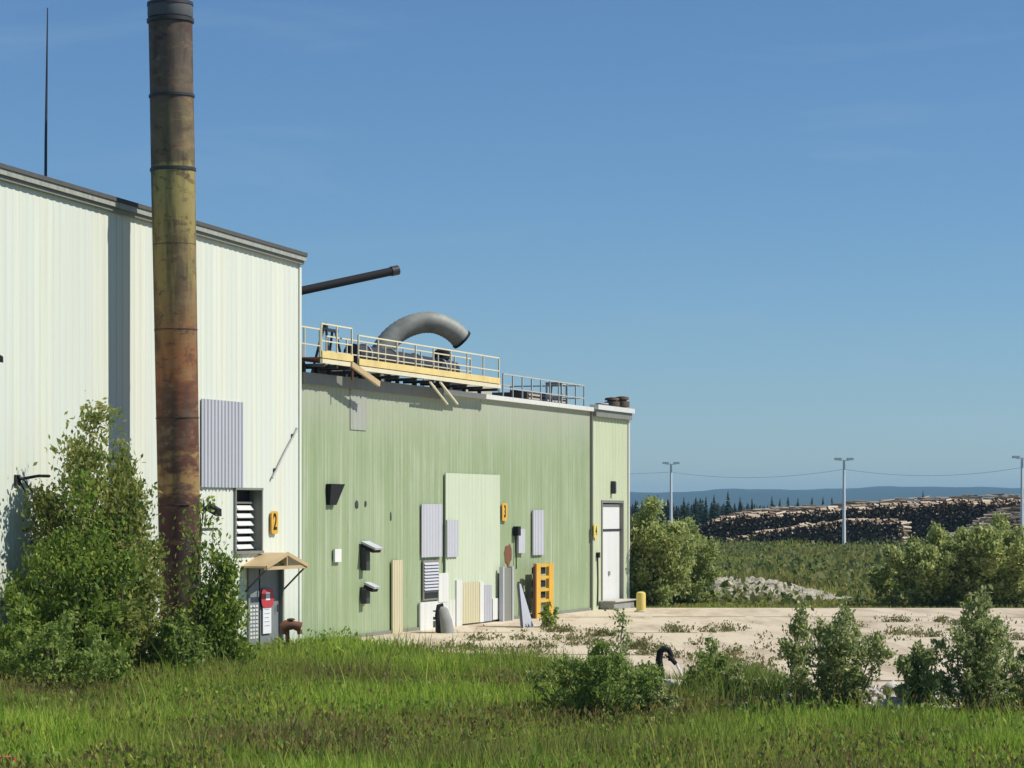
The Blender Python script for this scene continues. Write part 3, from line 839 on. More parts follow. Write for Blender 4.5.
# leaning slab
p0 = on_ground(528.5, 627)
s = empty("scrap_sheet", p0, WROT); tag(s, "dark grey metal sheet leaning on the wall beside the yellow ladder frame", "metal sheet")
lp = MB(); lp.v = [(-.6, 0, 0), (.5, 0, 0), (.55, .45, 1.35), (.25, .45, 1.4), (-.6, 0, .05), (-.6, .06, 0), (.5, .06, 0), (.55, .5, 1.35), (.25, .5, 1.4), (-.6, .06, .05)]
lp.f = [(0, 1, 2, 3, 4), (9, 8, 7, 6, 5), (0, 5, 6, 1), (1, 6, 7, 2), (2, 7, 8, 3), (3, 8, 9, 4), (4, 9, 5, 0)]
lp.build("sheet", M['grey_sheet'], s)
MB().bar((-.68, -.03, 0), (.2, .42, 1.42), .06).build("edge_bar", M['dark_steel'], s)
# grey post stump with pipe
p0 = on_ground(446, 633)
s = empty("leaning_bollard", p0); tag(s, "stubby grey bollard leaning in front of the white skirting sheet", "bollard")
MB().tube([(.02, 0, -.05), (-.04, .02, .35), (-.13, .05, .68), (-.2, .07, .78)], [.25, .23, .19, .1], 12).build("body", M['grey_conc'], s, True)
MB().tube([(-.2, -.12, -.05), (-.26, -.1, .55), (-.22, 0, .82), (-.1, .05, .84)], .075, 8).build("strap", M['dark'], s, True)
p0 = on_ground(437, 632)
s = empty("gas_valve", p0); tag(s, "dark upright pipe valve beside the stubby leaning bollard", "valve")
MB().tube([(0, 0, -.05), (0, 0, .6)], .05, 8).tube([(-.12, 0, .42), (.12, 0, .42)], .045, 8).build("pipe", M['dark_steel'], s)
MB().lathe([(.02, .6), (.13, .62), (.13, .66), (.02, .68)], 12).build("handwheel", M['steel'], s)
MB().box(-.12, .1, -.1, .1, .14, .34).build("meter", M['steel'], s)
# rusted standpipe at the foot of the white building
p0 = on_ground(291, 650); p0.z = .08
s = empty("standpipe", p0, R(10)); tag(s, "rusty standpipe with wide head near the corner of the white wall", "standpipe")
MB().tube([(-.08, 0, -.2), (-.1, 0, .45)], .06, 8).build("riser", M['rust'], s)
MB().tube([(-.24, 0, .5), (-.12, 0, .58), (.08, 0, .58), (.26, 0, .52)], [.13, .15, .12, .15], 10).build("head", M['rust'], s, True)
MB().tube([(-.2, 0, .48), (-.2, 0, .34)], .07, 8).build("outlet", M['rust'], s)
MB().tube([(.22, 0, .46), (.24, 0, .34)], .07, 8).build("outlet", M['rust'], s)
MB().lathe([(.05, 0), (.11, .02), (.11, .05), (.04, .07)], 12).build("valve_cap", M['brown'], s).location = (0, 0, .7)
# yellow bollard
p0 = on_ground(641, 612)
s = empty("yellow_bollard", p0); tag(s, "short faded yellow bollard on the yard beyond the dock door", "bollard")
MB().lathe([(.175, -.05), (.172, .64), (.16, .70), (.10, .74), (.02, .75)], 18).build("post", M['pale_yellow'], s, True)
MB().lathe([(.26, -.04), (.25, .04), (.18, .06)], 10).build("footing", M['concrete'], s)

# ------------------------------------------------------------------ roof equipment
def roof_thing(name, t, inn, z, label, cat, group=None):
    s = empty(name, wall_pt(t, z, inn), WROT); tag(s, label, cat, group); return s
def railing(mb, x0, x1, y, z0, z1, n, th=.04, mid=True):
    for k in range(n + 1):
        x_ = x0 + (x1 - x0) * k / n; mb.bar((x_, y, z0), (x_, y, z1), th)
    mb.bar((x0, y, z1), (x1, y, z1), th)
    if mid: mb.bar((x0, y, (z0 + z1) / 2), (x1, y, (z0 + z1) / 2), th * .8)
def catwalk(px0, px1, pyf, pyr, n, label, steps):
    o = .55
    t0, t1 = T(px0, o), T(px1, o); zf = Zt((t0 + t1) / 2, pyf, o); zr = Zt((t0 + t1) / 2, pyr, o)
    s = roof_thing("roof_walkway", t0, -o, zf, label, "walkway", "yellow railed walkways on the green roof edge")
    L = t1 - t0; H = zr - zf
    MB().box(0, L, 0, 1.05, -.04, 0).build("deck", M['rust'], s)
    MB().box(0, L, -.045, -.003, -.02, .17).build("kick_plate", M['yellow'], s)
    MB().box(-.02, L + .02, -.06, .02, -.17, -.05).build("edge_beam", M['rail_yellow'], s)
    r = MB(); railing(r, .02, L - .02, .0, -.02, H, n); r.build("handrail", M['rail_yellow'], s)
    r = MB(); railing(r, .02, L - .02, 1.0, -.02, H, n); r.build("handrail", M['rail_yellow'], s)
    for k in range(n + 1):
        x_ = .2 + (L - .4) * k / n
        MB().bar((x_, -.02, -.22), (x_, 1.0, -.22), .09).bar((x_, .62, -.6), (x_, .62, -.2), .1).build("bracket", M['dark_steel'], s)
    if steps:
        for px_ in (430, 440):
            a, b_ = P(px_, 382, .6), P(px_ + 18, 404, .15)
            MB().bar((a[0] - t0, -.05, a[1] - zf), (b_[0] - t0, .42, b_[1] - zf), .055).build("brace", M['rail_yellow'], s)
    return s
catwalk(321, 352, 359, 326, 2, "short upper yellow walkway section beside the white building", False)
catwalk(358, 499, 374.5, 347.5, 8, "long yellow walkway with kick plate and loose braces over the green wall", True)
a, b_ = P(351, 364, .62), P(379, 384, .62)
s = empty("loose_plank", wall_pt(a[0], a[1], -.62), WROT); tag(s, "loose slanting timber plank hanging between the two yellow walkway sections", "plank")
MB().bar((0, 0, 0), (b_[0] - a[0], 0, b_[1] - a[1]), .08, .16).build("board", M['timber'], s)
MB().bar((.2, .05, .1), (.2, .05, -.45), .05).build("strap", M['rust'], s)
t = T(311, .1)
s = roof_thing("winch_unit", t, .3, ZT + .04, "dark rusty winch unit squeezed between the roof ladder and the short walkway section", "winch")
MB().box(-.5, .5, 0, .5, 0, .35).build("bed", M['rust'], s)
MB().tube([(-.42, .25, .5), (.42, .25, .5)], .2, 12).build("drum", M['dark_steel'], s, True)
MB().box(.3, .52, .02, .46, .35, .85).build("gearbox", M['steel'], s)
# inner guard rail beyond the walkway
t0, t1 = T(503, -1.2), T(584, -1.2)
s = roof_thing("guard_rail", t0, 1.2, ZT + .03, "pale metal guard rail on the far part of the green roof", "railing")
r = MB(); railing(r, 0, t1 - t0, 0, 0, .98, 9, .045); r.build("rail_frame", M['pale_steel'], s)
r = MB(); railing(r, 0, t1 - t0, 3.0, 0, 1.02, 7, .045); r.build("rail_frame", M['pale_steel'], s)
r = MB(); r.bar((t1 - t0, 0, .98), (t1 - t0, 3.0, 1.0), .045); r.bar((t1 - t0, 0, .5), (t1 - t0, 3, .5), .04); r.build("end_rail", M['pale_steel'], s)
# brown louvred unit
ta, tb = T(527, -2.4), T(566, -2.4)
s = roof_thing("cooling_unit", ta, 2.4, ZT + .03, "low brown slatted cooling unit behind the guard rail", "roof unit")
L = tb - ta
MB().box(0, L, 0, 1.4, 0, .62).build("casing", M['brown'], s)
x = MB()
for k in range(4): x.box(.1, L - .1, -.04, .0, .08 + k * .14, .14 + k * .14)
x.build("slats", M['concrete'], s)
for k in range(3): MB().lathe([(.28, 0), (.3, .1), (.24, .12), (.1, .1)], 16).build("fan", M['dark_steel'], s).location = (L * (.2 + .3 * k), .7, .62)
ta = T(579, -1.0); s = roof_thing("hatch_frame", ta, 1.6, ZT + .03, "pale hatch frame at the far end of the guard rail", "roof hatch")
x = MB()
for a in (-.3, .3):
    for b_ in (0, .6): x.bar((a, b_, 0), (a, b_, 1.0), .06)
for z_ in (.5, .98): x.bar((-.3, 0, z_), (.3, 0, z_), .06); x.bar((-.3, .6, z_), (.3, .6, z_), .06); x.bar((.3, 0, z_), (.3, .6, z_), .06); x.bar((-.3, 0, z_), (-.3, .6, z_), .06)
x.build("frame", M['pale_steel'], s); MB().box(-.33, .33, -.03, .63, 1.0, 1.05).build("lid", M['dark_steel'], s)
# vents over the end bay
def mush(px, pyt, r_, label, mat):
    t = T(px, -1.0); z1 = Zt(t, pyt, -1.0); hh = z1 - ZT
    s = roof_thing("roof_vent", t, 1.0, ZT + .03, label, "roof vent", "vents on the end bay roof")
    MB().lathe([(r_ * .55, 0), (r_ * .55, hh * .55)], 14).build("stack", M['steel'], s)
    MB().lathe([(r_ * .6, hh * .40), (r_, hh * .42), (r_, hh * .72), (r_ * .62, hh * .74), (r_ * .62, hh * .8), (r_ * .95, hh * .82), (r_ * .9, hh * .95), (r_ * .3, hh)], 12).build("cowl", M[mat], s, True)
mush(602, 403.5, .28, "small bluish vent on the end bay roof", 'grey_sheet')
mush(612, 398, .31, "round brown cowl vent on the end bay roof, nearer of the brown pair", 'brown')
mush(622, 397, .31, "round brown cowl vent on the end bay roof at its outer corner", 'brown')
# curved duct
s = empty("curved_duct", at(380, 350, 84.5)); tag(s, "big curved grey duct arching over the green roof", "duct")
o_ = Vector(at(380, 350, 84.5))
pts = []
for k, (px, py) in enumerate([(380, 354), (387, 343), (395, 334.5), (404, 328.5), (414, 324.5), (424, 322.5), (435, 323), (445, 326.5), (454, 332), (462, 340)]):
    pts.append(at(px, py, 84.0 + k * .12) - o_)
fine = []
for i in range(len(pts) - 1):
    p_ = [pts[max(i - 1, 0)], pts[i], pts[i + 1], pts[min(i + 2, len(pts) - 1)]]
    for u in (0, .2, .4, .6, .8):
        fine.append(.5 * (2 * p_[1] + (p_[2] - p_[0]) * u + (2 * p_[0] - 5 * p_[1] + 4 * p_[2] - p_[3]) * u * u + (3 * p_[1] - p_[0] - 3 * p_[2] + p_[3]) * u ** 3))
fine.append(pts[-1])
d = MB().tube(fine, [.335 + .018 * (i % 2) for i in range(len(fine))], 20, cap=False)
d.build("elbow", M['duct'], s, True)
MB().tube([pts[-1] - (pts[-1] - pts[-2]).normalized() * .06, pts[-1] + (pts[-1] - pts[-2]).normalized() * .02], .37, 20, False).tube([pts[-1] - (pts[-1] - pts[-2]) * .9, pts[-1] - (pts[-1] - pts[-2]) * .85], .32, 20).build("mouth", M['dark'], s, True)
MB().bar(pts[0] + Vector((0, 0, -.9)), pts[0], .5).build("curb", M['steel'], s)
# horizontal dark duct with motor
a, b_ = at(352, 353, 79.5), at(452, 370, 86.5)
s = empty("roof_duct", a); tag(s, "long dark horizontal duct lying behind the yellow walkway", "duct")
D = b_ - a
MB().tube([(0, 0, 0), tuple(D * .5), tuple(D)], .30, 16).build("pipe", M['dark_steel'], s, True)
for u in (.1, .35, .6, .85):
    q = D * u; MB().bar(q + Vector((0, 0, -.9)), q, .14).build("saddle", M['dark_steel'], s)
    MB().tube([q - D.normalized() * .05, q + D.normalized() * .05], .34, 16).build("coupling", M['steel'], s, True)
q = D * .94
MB().lathe([(.2, 0), (.26, .05), (.26, .3), (.12, .4)], 14).build("motor", M['dark'], s, True).location = q + Vector((-.15, 0, .28))
# hoist frame
s = roof_thing("hoist_frame", T(341, -1.2), 1.2, ZT + .03, "dark triangular hoist frame behind the short walkway section", "hoist")
x = MB()
zt = Zt(T(341, -1.2), 331, -1.2) - ZT
for a in (-.55, .35): x.bar((a * 1.35, 0, 0), (a * .75, .3, zt), .06); x.bar((a * 1.35, .7, 0), (a * .75, .4, zt), .06)
x.bar((-.6, .35, zt), (.5, .35, zt), .09); x.bar((-.6, .0, zt * .45), (.4, .0, zt * .45), .06)
x.build("frame", M['dark_steel'], s); MB().lathe([(.08, 0), (.08, .16), (.03, .2)], 10).build("pulley", M['dark_steel'], s).location = (-.35, .35, zt)
MB().box(-.6, .5, .1, .7, 0, .45).build("winch", M['brown'], s)
# ladder and slanting boom by the white building
s = roof_thing("roof_ladder", .25, .5, ZT + .03, "narrow dark ladder against the end of the white building", "ladder")
x = MB(); zt = Zt(.25, 302, -.5) - ZT
for b_ in (0, .42): x.bar((0, b_, 0), (0, b_, zt), .05)
for k in range(8): x.bar((0, 0, .2 + k * .26), (0, .42, .2 + k * .26), .03)
x.build("rails", M['dark'], s)
for z_ in (.9, 1.7): MB().bar((-.26, .2, z_), (0, .2, z_), .05).build("bracket", M['dark'], s)
pa = wall_pt(0, 9.4, 2.5)
s = empty("exhaust_boom", pa); tag(s, "straight black pipe slanting up from the white building over the green roof", "pipe")
Bv = at(398, 270, 76.0) - pa
MB().tube([(0, 0, 0), tuple(Bv * .97)], [.125, .125], 14).build("pipe", M['dark'], s, True)
MB().tube([tuple(Bv * .96), tuple(Bv)], .145, 14).build("end_collar", M['dark_steel'], s, True)
# roof curb boxes seen through the handrails
for i, (px0, px1, py, mat, lab) in enumerate(((366, 386, 362, 'steel', "square grey vent box behind the yellow handrail near the duct's foot"),
                                         (462, 492, 376, 'concrete', "flat tan roof box behind the far end of the yellow walkway"))):
    ta, tb = T(px0, -2.2), T(px1, -2.2); s = roof_thing("roof_box", ta, 2.2, ZT + .03, lab, "roof box")
    hh = Zt(ta, py, -2.2) - ZT
    MB().box(0, tb - ta, 0, 1.0, 0, max(.25, hh)).build("casing", M[mat], s); MB().box(-.06, tb - ta + .06, -.06, 1.06, max(.25, hh), max(.25, hh) + .06).build("lid", M['trim_grey'], s)

# ------------------------------------------------------------------ vegetation
def leaves_mesh(name, cen, dirs, size, mat, parent, rng, asp=.5):
    n = len(cen)
    u = dirs + rng.normal(0, .55, (n, 3)); u /= np.linalg.norm(u, axis=1)[:, None] + 1e-9
    w_ = rng.normal(0, 1, (n, 3)); v_ = np.cross(u, w_); v_ /= np.linalg.norm(v_, axis=1)[:, None] + 1e-9
    nn = np.cross(u, v_)
    L = size * np.clip(rng.lognormal(-.05, .32, n), .4, 2.0)[:, None]; W = L * asp
    a = cen - u * L * .5; c = cen + u * L * .5
    b = cen + v_ * W * .5 + nn * W * .12; d = cen - v_ * W * .5 + nn * W * .12
    V = np.stack([a, b, c, d], 1).reshape(-1, 3)
    i = np.arange(n) * 4
    return np_mesh(name, V, np.stack([i, i + 1, i + 2, i + 3], -1), mat, parent)

def plant(name, label, cat, x, y, h, rx, n_leaf, leaf, mat, seed, stems=9, top=.55, z=None, low=.12, clump=.055, group=None, side=1.0, bare=0.0, ry=None, shape=.8):
    """stems fanned from a base, side branches, leaves in clumps along them"""
    rng = np.random.default_rng(seed)
    z0 = float(ground_z(np.array(x), np.array(y))) if z is None else z
    root = empty(name, (x, y, z0)); tag(root, label, cat, group)
    ry = ry or rx
    tr = MB(); segs = []
    for i in range(stems):
        an = 2 * math.pi * (i + rng.uniform(-.3, .3)) / stems * 2.4
        rr_ = math.sqrt(rng.uniform(.0, 1.0)) if i else .05
        tip_h = h * (1 - top * rr_ ** 1.6) * rng.uniform(.82, 1.0) if i else h
        dx, dy = rx * rr_ * math.cos(an) * .85, ry * rr_ * math.sin(an) * .85
        bx, by = dx * .12 + rng.normal(0, .04), dy * .12 + rng.normal(0, .04)
        P_ = []
        wob = rng.normal(0, .03 * h, (2,))
        for s_ in np.linspace(0, 1, 7):
            k = s_ ** shape
            P_.append(np.array([bx + (dx - bx) * k + wob[0] * math.sin(s_ * 3.1), by + (dy - by) * k + wob[1] * math.sin(s_ * 3.1), -.1 + (tip_h + .1) * s_]))
        r0 = .012 * h * (1.2 if i == 0 else .8) + .008
        tr.tube(P_, list(np.linspace(r0, .005, 7)), 5, False)
        nb = max(5, int(9 * tip_h / h * side))
        for b in range(nb):
            s_ = low + (1 - low) * (b + rng.random()) / nb
            f_ = s_ * 6; k = min(int(f_), 5); p = P_[k] + (P_[k + 1] - P_[k]) * (f_ - k)
            bl = h * (.08 + .20 * (1 - s_)) * rng.uniform(.6, 1.3) * side
            ba = rng.uniform(0, 6.28); el = rng.uniform(.15, .85)
            d = np.array([math.cos(ba) * math.cos(el) * rx / h * 1.6, math.sin(ba) * math.cos(el) * ry / h * 1.6, math.sin(el)])
            d /= np.linalg.norm(d)
            q = p + d * bl
            tr.tube([p, p + d * bl * .5 + np.array([0, 0, .02 * h]), q], [r0 * .35, r0 * .22, .004], 3, False)
            segs.append((p, q, d, bl * (.35 if rng.random() < bare else 1)))
        segs.append((P_[5], P_[6], np.array([0, 0, 1.0]), h * .14))
    wts = np.array([s_[3] for s_ in segs]); wts = wts * rng.uniform(.45, 1.5, len(wts)); cnt = rng.multinomial(n_leaf, wts / wts.sum())
    cs, ds = [], []
    for (p, q, d, bl), c in zip(segs, cnt):
        if not c: continue
        s_ = rng.uniform(.1, 1.08, c)[:, None]
        cs.append(p + (q - p) * s_ + rng.normal(0, 1, (c, 3)) * clump * h * np.array([1, 1, .8]) * (1.15 - .6 * s_))
        ds.append(np.tile(d * .7 + np.array([0, 0, .15]), (c, 1)))
    cs = np.concatenate(cs); ds = np.concatenate(ds)
    cs[:, 2] = np.maximum(cs[:, 2], .03)
    tr.build("trunk", M['bark'], root)
    leaves_mesh("foliage", cs, ds, leaf, mat, root, rng)
    return root

def gplant(name, label, cat, px, py_base, py_top, half_px, n_leaf, leaf, mat, seed, z=-.3, **kw):
    p = on_ground(px, py_base, z); k = F / p.y
    return plant(name, label, cat, p.x, p.y, (py_base - py_top) / k, half_px * 1.28 / k, int(n_leaf * 1.45), leaf, mat, seed, z=z, **kw)
LG = "shrubs at the foot of the white wall"
gplant("alder_tree", "tall loose alder with thin top, standing against the white wall", "tree", 88, 690, 416, 62, 11500, .125, leaf_c, 11, shape=1.1, stems=10, top=.5, low=.2, clump=.045, group=LG, bare=.2)
gplant("alder_tree", "second tall shrub with a thin top just beside the chimney shadow", "tree", 120, 688, 455, 36, 6000, .125, leaf_c, 12, shape=1.1, stems=8, top=.4, low=.2, clump=.04, group=LG, bare=.2)
gplant("shrub", "dense dark green shrub filling the corner below the loose alder", "shrub", 80, 694, 486, 58, 14000, .125, leaf_a, 13, stems=16, top=.45, low=.06, group=LG)
gplant("shrub", "brownish green shrub close in front of the chimney", "shrub", 120, 692, 505, 30, 5500, .12, leaf_c, 14, stems=11, top=.4, low=.05, group=LG)
gplant("shrub", "low bright shrub at the photo edge in front of the white wall", "shrub", 8, 700, 585, 46, 6500, .11, leaf_a, 15, stems=11, top=.35, low=.05, group=LG)
gplant("shrub", "airy leafy shrub between the chimney and the canopy door", "shrub", 222, 684, 552, 28, 4600, .115, leaf_a, 16, stems=10, top=.5, low=.08, group=LG)
gplant("shrub", "thin leafy shoot rising beside the chimney", "shrub", 205, 684, 500, 14, 900, .11, leaf_a, 17, stems=3, top=.3, low=.3, group=LG)
gplant("shrub", "dark low shrub hiding the foot of the chimney", "shrub", 180, 692, 612, 36, 4600, .11, leaf_d, 18, stems=9, top=.35, low=.04, group=LG)
gplant("shrub", "broad low shrub at the grass edge below the dense dark shrub", "shrub", 62, 708, 612, 60, 7500, .10, leaf_d, 19, stems=13, top=.4, low=.04, group=LG)
gplant("shrub", "low spreading shrub next to the door notice", "shrub", 226, 684, 622, 26, 2600, .11, leaf_a, 20, stems=8, top=.4, low=.04, group=LG)
YG = "bushes along the broken edge of the yard"
gplant("willow_bush", "wide low dark bush in the grass, leader rising from its middle", "bush", 598, 727, 644, 70, 14000, .075, leaf_d, 21, stems=24, top=.35, low=.05, group=YG)
gplant("willow_bush", "slim upright willow shoot growing out of the wide low bush", "bush", 622, 722, 618, 16, 1200, .075, leaf_e, 22, stems=4, top=.4, low=.15, group=YG)
gplant("willow_bush", "small dark bush just behind the broken concrete chunks", "bush", 712, 708, 640, 26, 3000, .075, leaf_d, 23, stems=9, top=.4, low=.05, group=YG)
gplant("willow_bush", "loose pale green bush between the wide low bush and the black hose", "bush", 655, 724, 668, 24, 2200, .075, leaf_e, 61, stems=9, top=.5, low=.05, group=YG)
gplant("willow_bush", "low spreading pale green bush trailing along the yard edge past the concrete lump", "bush", 738, 712, 664, 28, 2600, .075, leaf_e, 62, stems=11, top=.5, low=.05, group=YG)
gplant("poplar_sapling", "bushy grey green sapling with two leaders on the yard edge", "sapling", 840, 714, 606, 43, 8500, .085, leaf_e, 24, stems=16, top=.35, low=.1, clump=.045, group=YG)
gplant("poplar_sapling", "slim pale shoot joined to the bushy two leader sapling", "sapling", 803, 716, 604, 18, 1700, .085, leaf_e, 25, stems=4, top=.3, low=.25, clump=.04, group=YG)
gplant("poplar_sapling", "short round sapling in the middle of the three yard edge saplings", "sapling", 916, 716, 645, 26, 4600, .085, leaf_e, 26, stems=8, top=.35, low=.08, group=YG)
gplant("poplar_sapling", "pointed sapling with a tall bare tip near the photo edge", "sapling", 978, 716, 594, 42, 7500, .085, leaf_e, 27, stems=16, top=.5, low=.1, clump=.045, group=YG)
gplant("poplar_sapling", "low sapling partly outside the photo edge", "sapling", 1034, 716, 640, 34, 3500, .085, leaf_e, 28, stems=8, top=.35, low=.1, group=YG)
gplant("weed_bush", "low leafy weed at the foot of the yellow ladder frame", "weed", 548, 627, 602, 14, 700, .10, leaf_a, 29, z=0, stems=7, top=.4, low=.05)
FG = "willow shrubs on the far side of the yard"
def fplant(label, px, pyb, pyt, hpx, n, seed, mat, **kw):
    gplant("willow_shrub", label, "shrub", px, pyb, pyt, hpx, int(n * 2.1), .165, mat, seed, z=-.04, group=FG, **kw)
fplant("tall willow shrub right behind the green building's far corner", 650, 606, 500, 36, 8000, 31, leaf_b, stems=13, top=.3, low=.05)
fplant("reddish tipped willow shrub sloping down beside the gravel heap", 686, 604, 520, 34, 4500, 32, leaf_b, stems=11, top=.5, low=.05)
fplant("large rounded willow shrub beyond the yard in front of the log pile", 934, 606, 528, 46, 11000, 33, leaf_b, stems=20, top=.35, low=.05)
fplant("broad willow shrub beyond the yard at the photo edge", 996, 607, 518, 46, 11000, 34, leaf_b, stems=20, top=.3, low=.05)
fplant("willow shrub standing just outside the photo edge beyond the yard", 1066, 607, 530, 40, 4000, 35, leaf_b, stems=11, top=.3, low=.05)
fplant("small willow shrub in the gap before the large rounded one", 888, 603, 556, 20, 1800, 36, leaf_b, stems=8, top=.4, low=.05)

# grass in front of the buildings
def blades(name, x, y, z, h, w_, mat, rng, bend=.35):
    n = len(x); a = rng.uniform(0, 6.283, n); lean_ = rng.uniform(0, 6.283, n); b = bend * rng.uniform(.2, 1.3, n) * h
    ca, sa = np.cos(a) * w_, np.sin(a) * w_; lx, ly = np.cos(lean_) * b, np.sin(lean_) * b
    V = np.empty((n, 5, 3))
    V[:, 0] = np.stack([x - ca, y - sa, z - .03], -1); V[:, 1] = np.stack([x + ca, y + sa, z - .03], -1)
    V[:, 2] = np.stack([x + ca * .8 + lx * .35, y + sa * .8 + ly * .35, z + h * .6], -1); V[:, 3] = np.stack([x - ca * .8 + lx * .35, y - sa * .8 + ly * .35, z + h * .6], -1)
    V[:, 4] = np.stack([x + lx, y + ly, z + h], -1)
    i = np.arange(n) * 5
    return np_mesh(name, V.reshape(-1, 3), np.stack([i, i + 1, i + 2, i + 3], -1), mat, None, np.stack([i + 3, i + 2, i + 4], -1))
def make_grass():
    rng = np.random.default_rng(2)
    n = 330000
    Y = rng.uniform(34, 76, n); X = rng.uniform(-.27, .27, n) * Y
    e = edge_y(X); wd = wall_dist(X, Y)
    ok = (wd > .12) & ((X < -4.85) | (Y < e + rng.normal(0, .35, n) + lumps(X, Y, 1.1, 4.) * .9))
    ok &= rng.random(n) < np.where(X > 4.6, np.clip((e - Y) / 1.6 + .25, .2, 1), 1)
    lump = on_ground(682, 704, -.3); ok &= ((X - lump.x) / .55) ** 2 + ((Y - lump.y + 1.2) / 2.2) ** 2 > 1
    X, Y = X[ok], Y[ok]; e = edge_y(X); m = len(X)
    pat = lumps(X, Y, .45) * .6 + lumps(X, Y, 1.5, 2.0) * .55
    h = (.31 + .27 * pat) * rng.uniform(.45, 1.45, m)
    h *= np.where(X > 4.0, .45 + .5 * np.clip((e - Y) / 7, 0, 1), 1)
    h *= np.where((X < 3) & (Y > 58), 1.15, 1)
    h *= .5 + .5 * sstep(.5, 4.5, wall_dist(X, Y)); tall = rng.random(m) < .03
    h = np.where(tall, h * 1.6 + .1, np.maximum(h, .08))
    o = blades("grass", X, Y, ground_z(X, Y), h, rng.uniform(.008, .016, m), blade_m, rng)
    tag(o, "rough knee high green grass in front of the buildings", kind="stuff")
    # leafy ground cover between the blades
    n = 60000
    Y = rng.uniform(34, 74, n); X = rng.uniform(-.27, .27, n) * Y
    k = (wall_dist(X, Y) > .3) & ((X < -4.85) | (Y < edge_y(X) - .2)) & (lumps(X, Y, .8, 5.0) > .1)
    X, Y = X[k], Y[k]; m = len(X)
    c = np.stack([X, Y, ground_z(X, Y) + rng.uniform(.05, .46, m)], -1)
    o = leaves_mesh("weeds", c, np.tile([0, 0, .8], (m, 1)), .10, leaf_a, None, rng, .55)
    tag(o, "low leafy weeds growing among the grass", kind="stuff")
    # yellow flower heads and brown seed heads
    n = 24000
    Y = rng.uniform(36, 58, n); X = rng.uniform(-.26, .26, n) * Y
    k = ((X < -4.85) | (Y < edge_y(X) - .6)) & (lumps(X, Y, .35, 1.0) > .0)
    X, Y = X[k], Y[k]; m = len(X)
    c = np.stack([X, Y, ground_z(X, Y) + rng.uniform(.28, .52, m)], -1)
    o = leaves_mesh("seed_heads", c, np.tile([0, 0, 1.5], (m, 1)), .085, leafy("seed_head", (.22, .16, .06, 1), (.16, .11, .06, 1), (.34, .30, .06, 1)), None, rng, .4)
    tag(o, "brown and yellow seed heads above the grass", kind="stuff")
    # tufts in the yard joints
    cx, cy = [], []
    spots = [on_ground(px, py) for px, py in ((675, 632), (668, 628), (715, 632), (728, 631), (645, 646), (655, 648), (637, 649), (640, 640), (760, 640), (735, 655), (720, 662), (800, 636), (905, 635), (915, 634), (930, 637), (895, 622), (960, 625), (985, 628), (1000, 632), (1010, 624),
              (940, 622), (1018, 640), (770, 650), (560, 632), (575, 640), (590, 645), (545, 648), (600, 636), (610, 648), (520, 640), (480, 640), (450, 648), (700, 645), (640, 655), (660, 652), (690, 658), (705, 668), (725, 664), (765, 668), (780, 660), (540, 655), (510, 652), (470, 650), (420, 652), (860, 628), (880, 640), (745, 672), (760, 678), (720, 684))]
    for p in spots:
        k = int(rng.integers(6, 70) * rng.uniform(.3, 1.0)); cx.append(p.x + rng.normal(0, .2, k) * rng.uniform(.5, 2.2)); cy.append(p.y + rng.normal(0, .2, k))
    cx, cy = np.concatenate(cx), np.concatenate(cy)
    cx, cy = np.repeat(cx, 9), np.repeat(cy, 9); k = len(cx)
    c = np.stack([cx + rng.normal(0, .07, k), cy + rng.normal(0, .07, k), np.abs(rng.normal(0, .10, k)) + .01], -1)
    o = leaves_mesh("yard_weeds", c, np.tile([0, 0, .9], (k, 1)), .085, leafy("dry_weed", (.12, .16, .045, 1), (.18, .19, .07, 1), (.30, .24, .12, 1)), None, rng, .45)
    tag(o, "dry weed tufts in the joints of the concrete yard", kind="stuff")
    # fresh green clump by the yard edge
    k = 5200
    p = on_ground(736, 690)
    X = p.x + rng.normal(0, .85, k); Y = p.y + rng.normal(0, 1.3, k)
    o = blades("tall_grass", X, Y, np.full(k, -.15), rng.uniform(.22, .68, k) * np.exp(-((X - p.x) / 1.6) ** 2) + .1, rng.uniform(.010, .018, k), leafy("fresh_grass", (0.164, 0.232, 0.042, 1), (0.204, 0.278, 0.054, 1), (0.286, 0.314, 0.086, 1), .4), rng)
    tag(o, "fresh tall grass clump at the broken yard edge", kind="stuff")
make_grass()

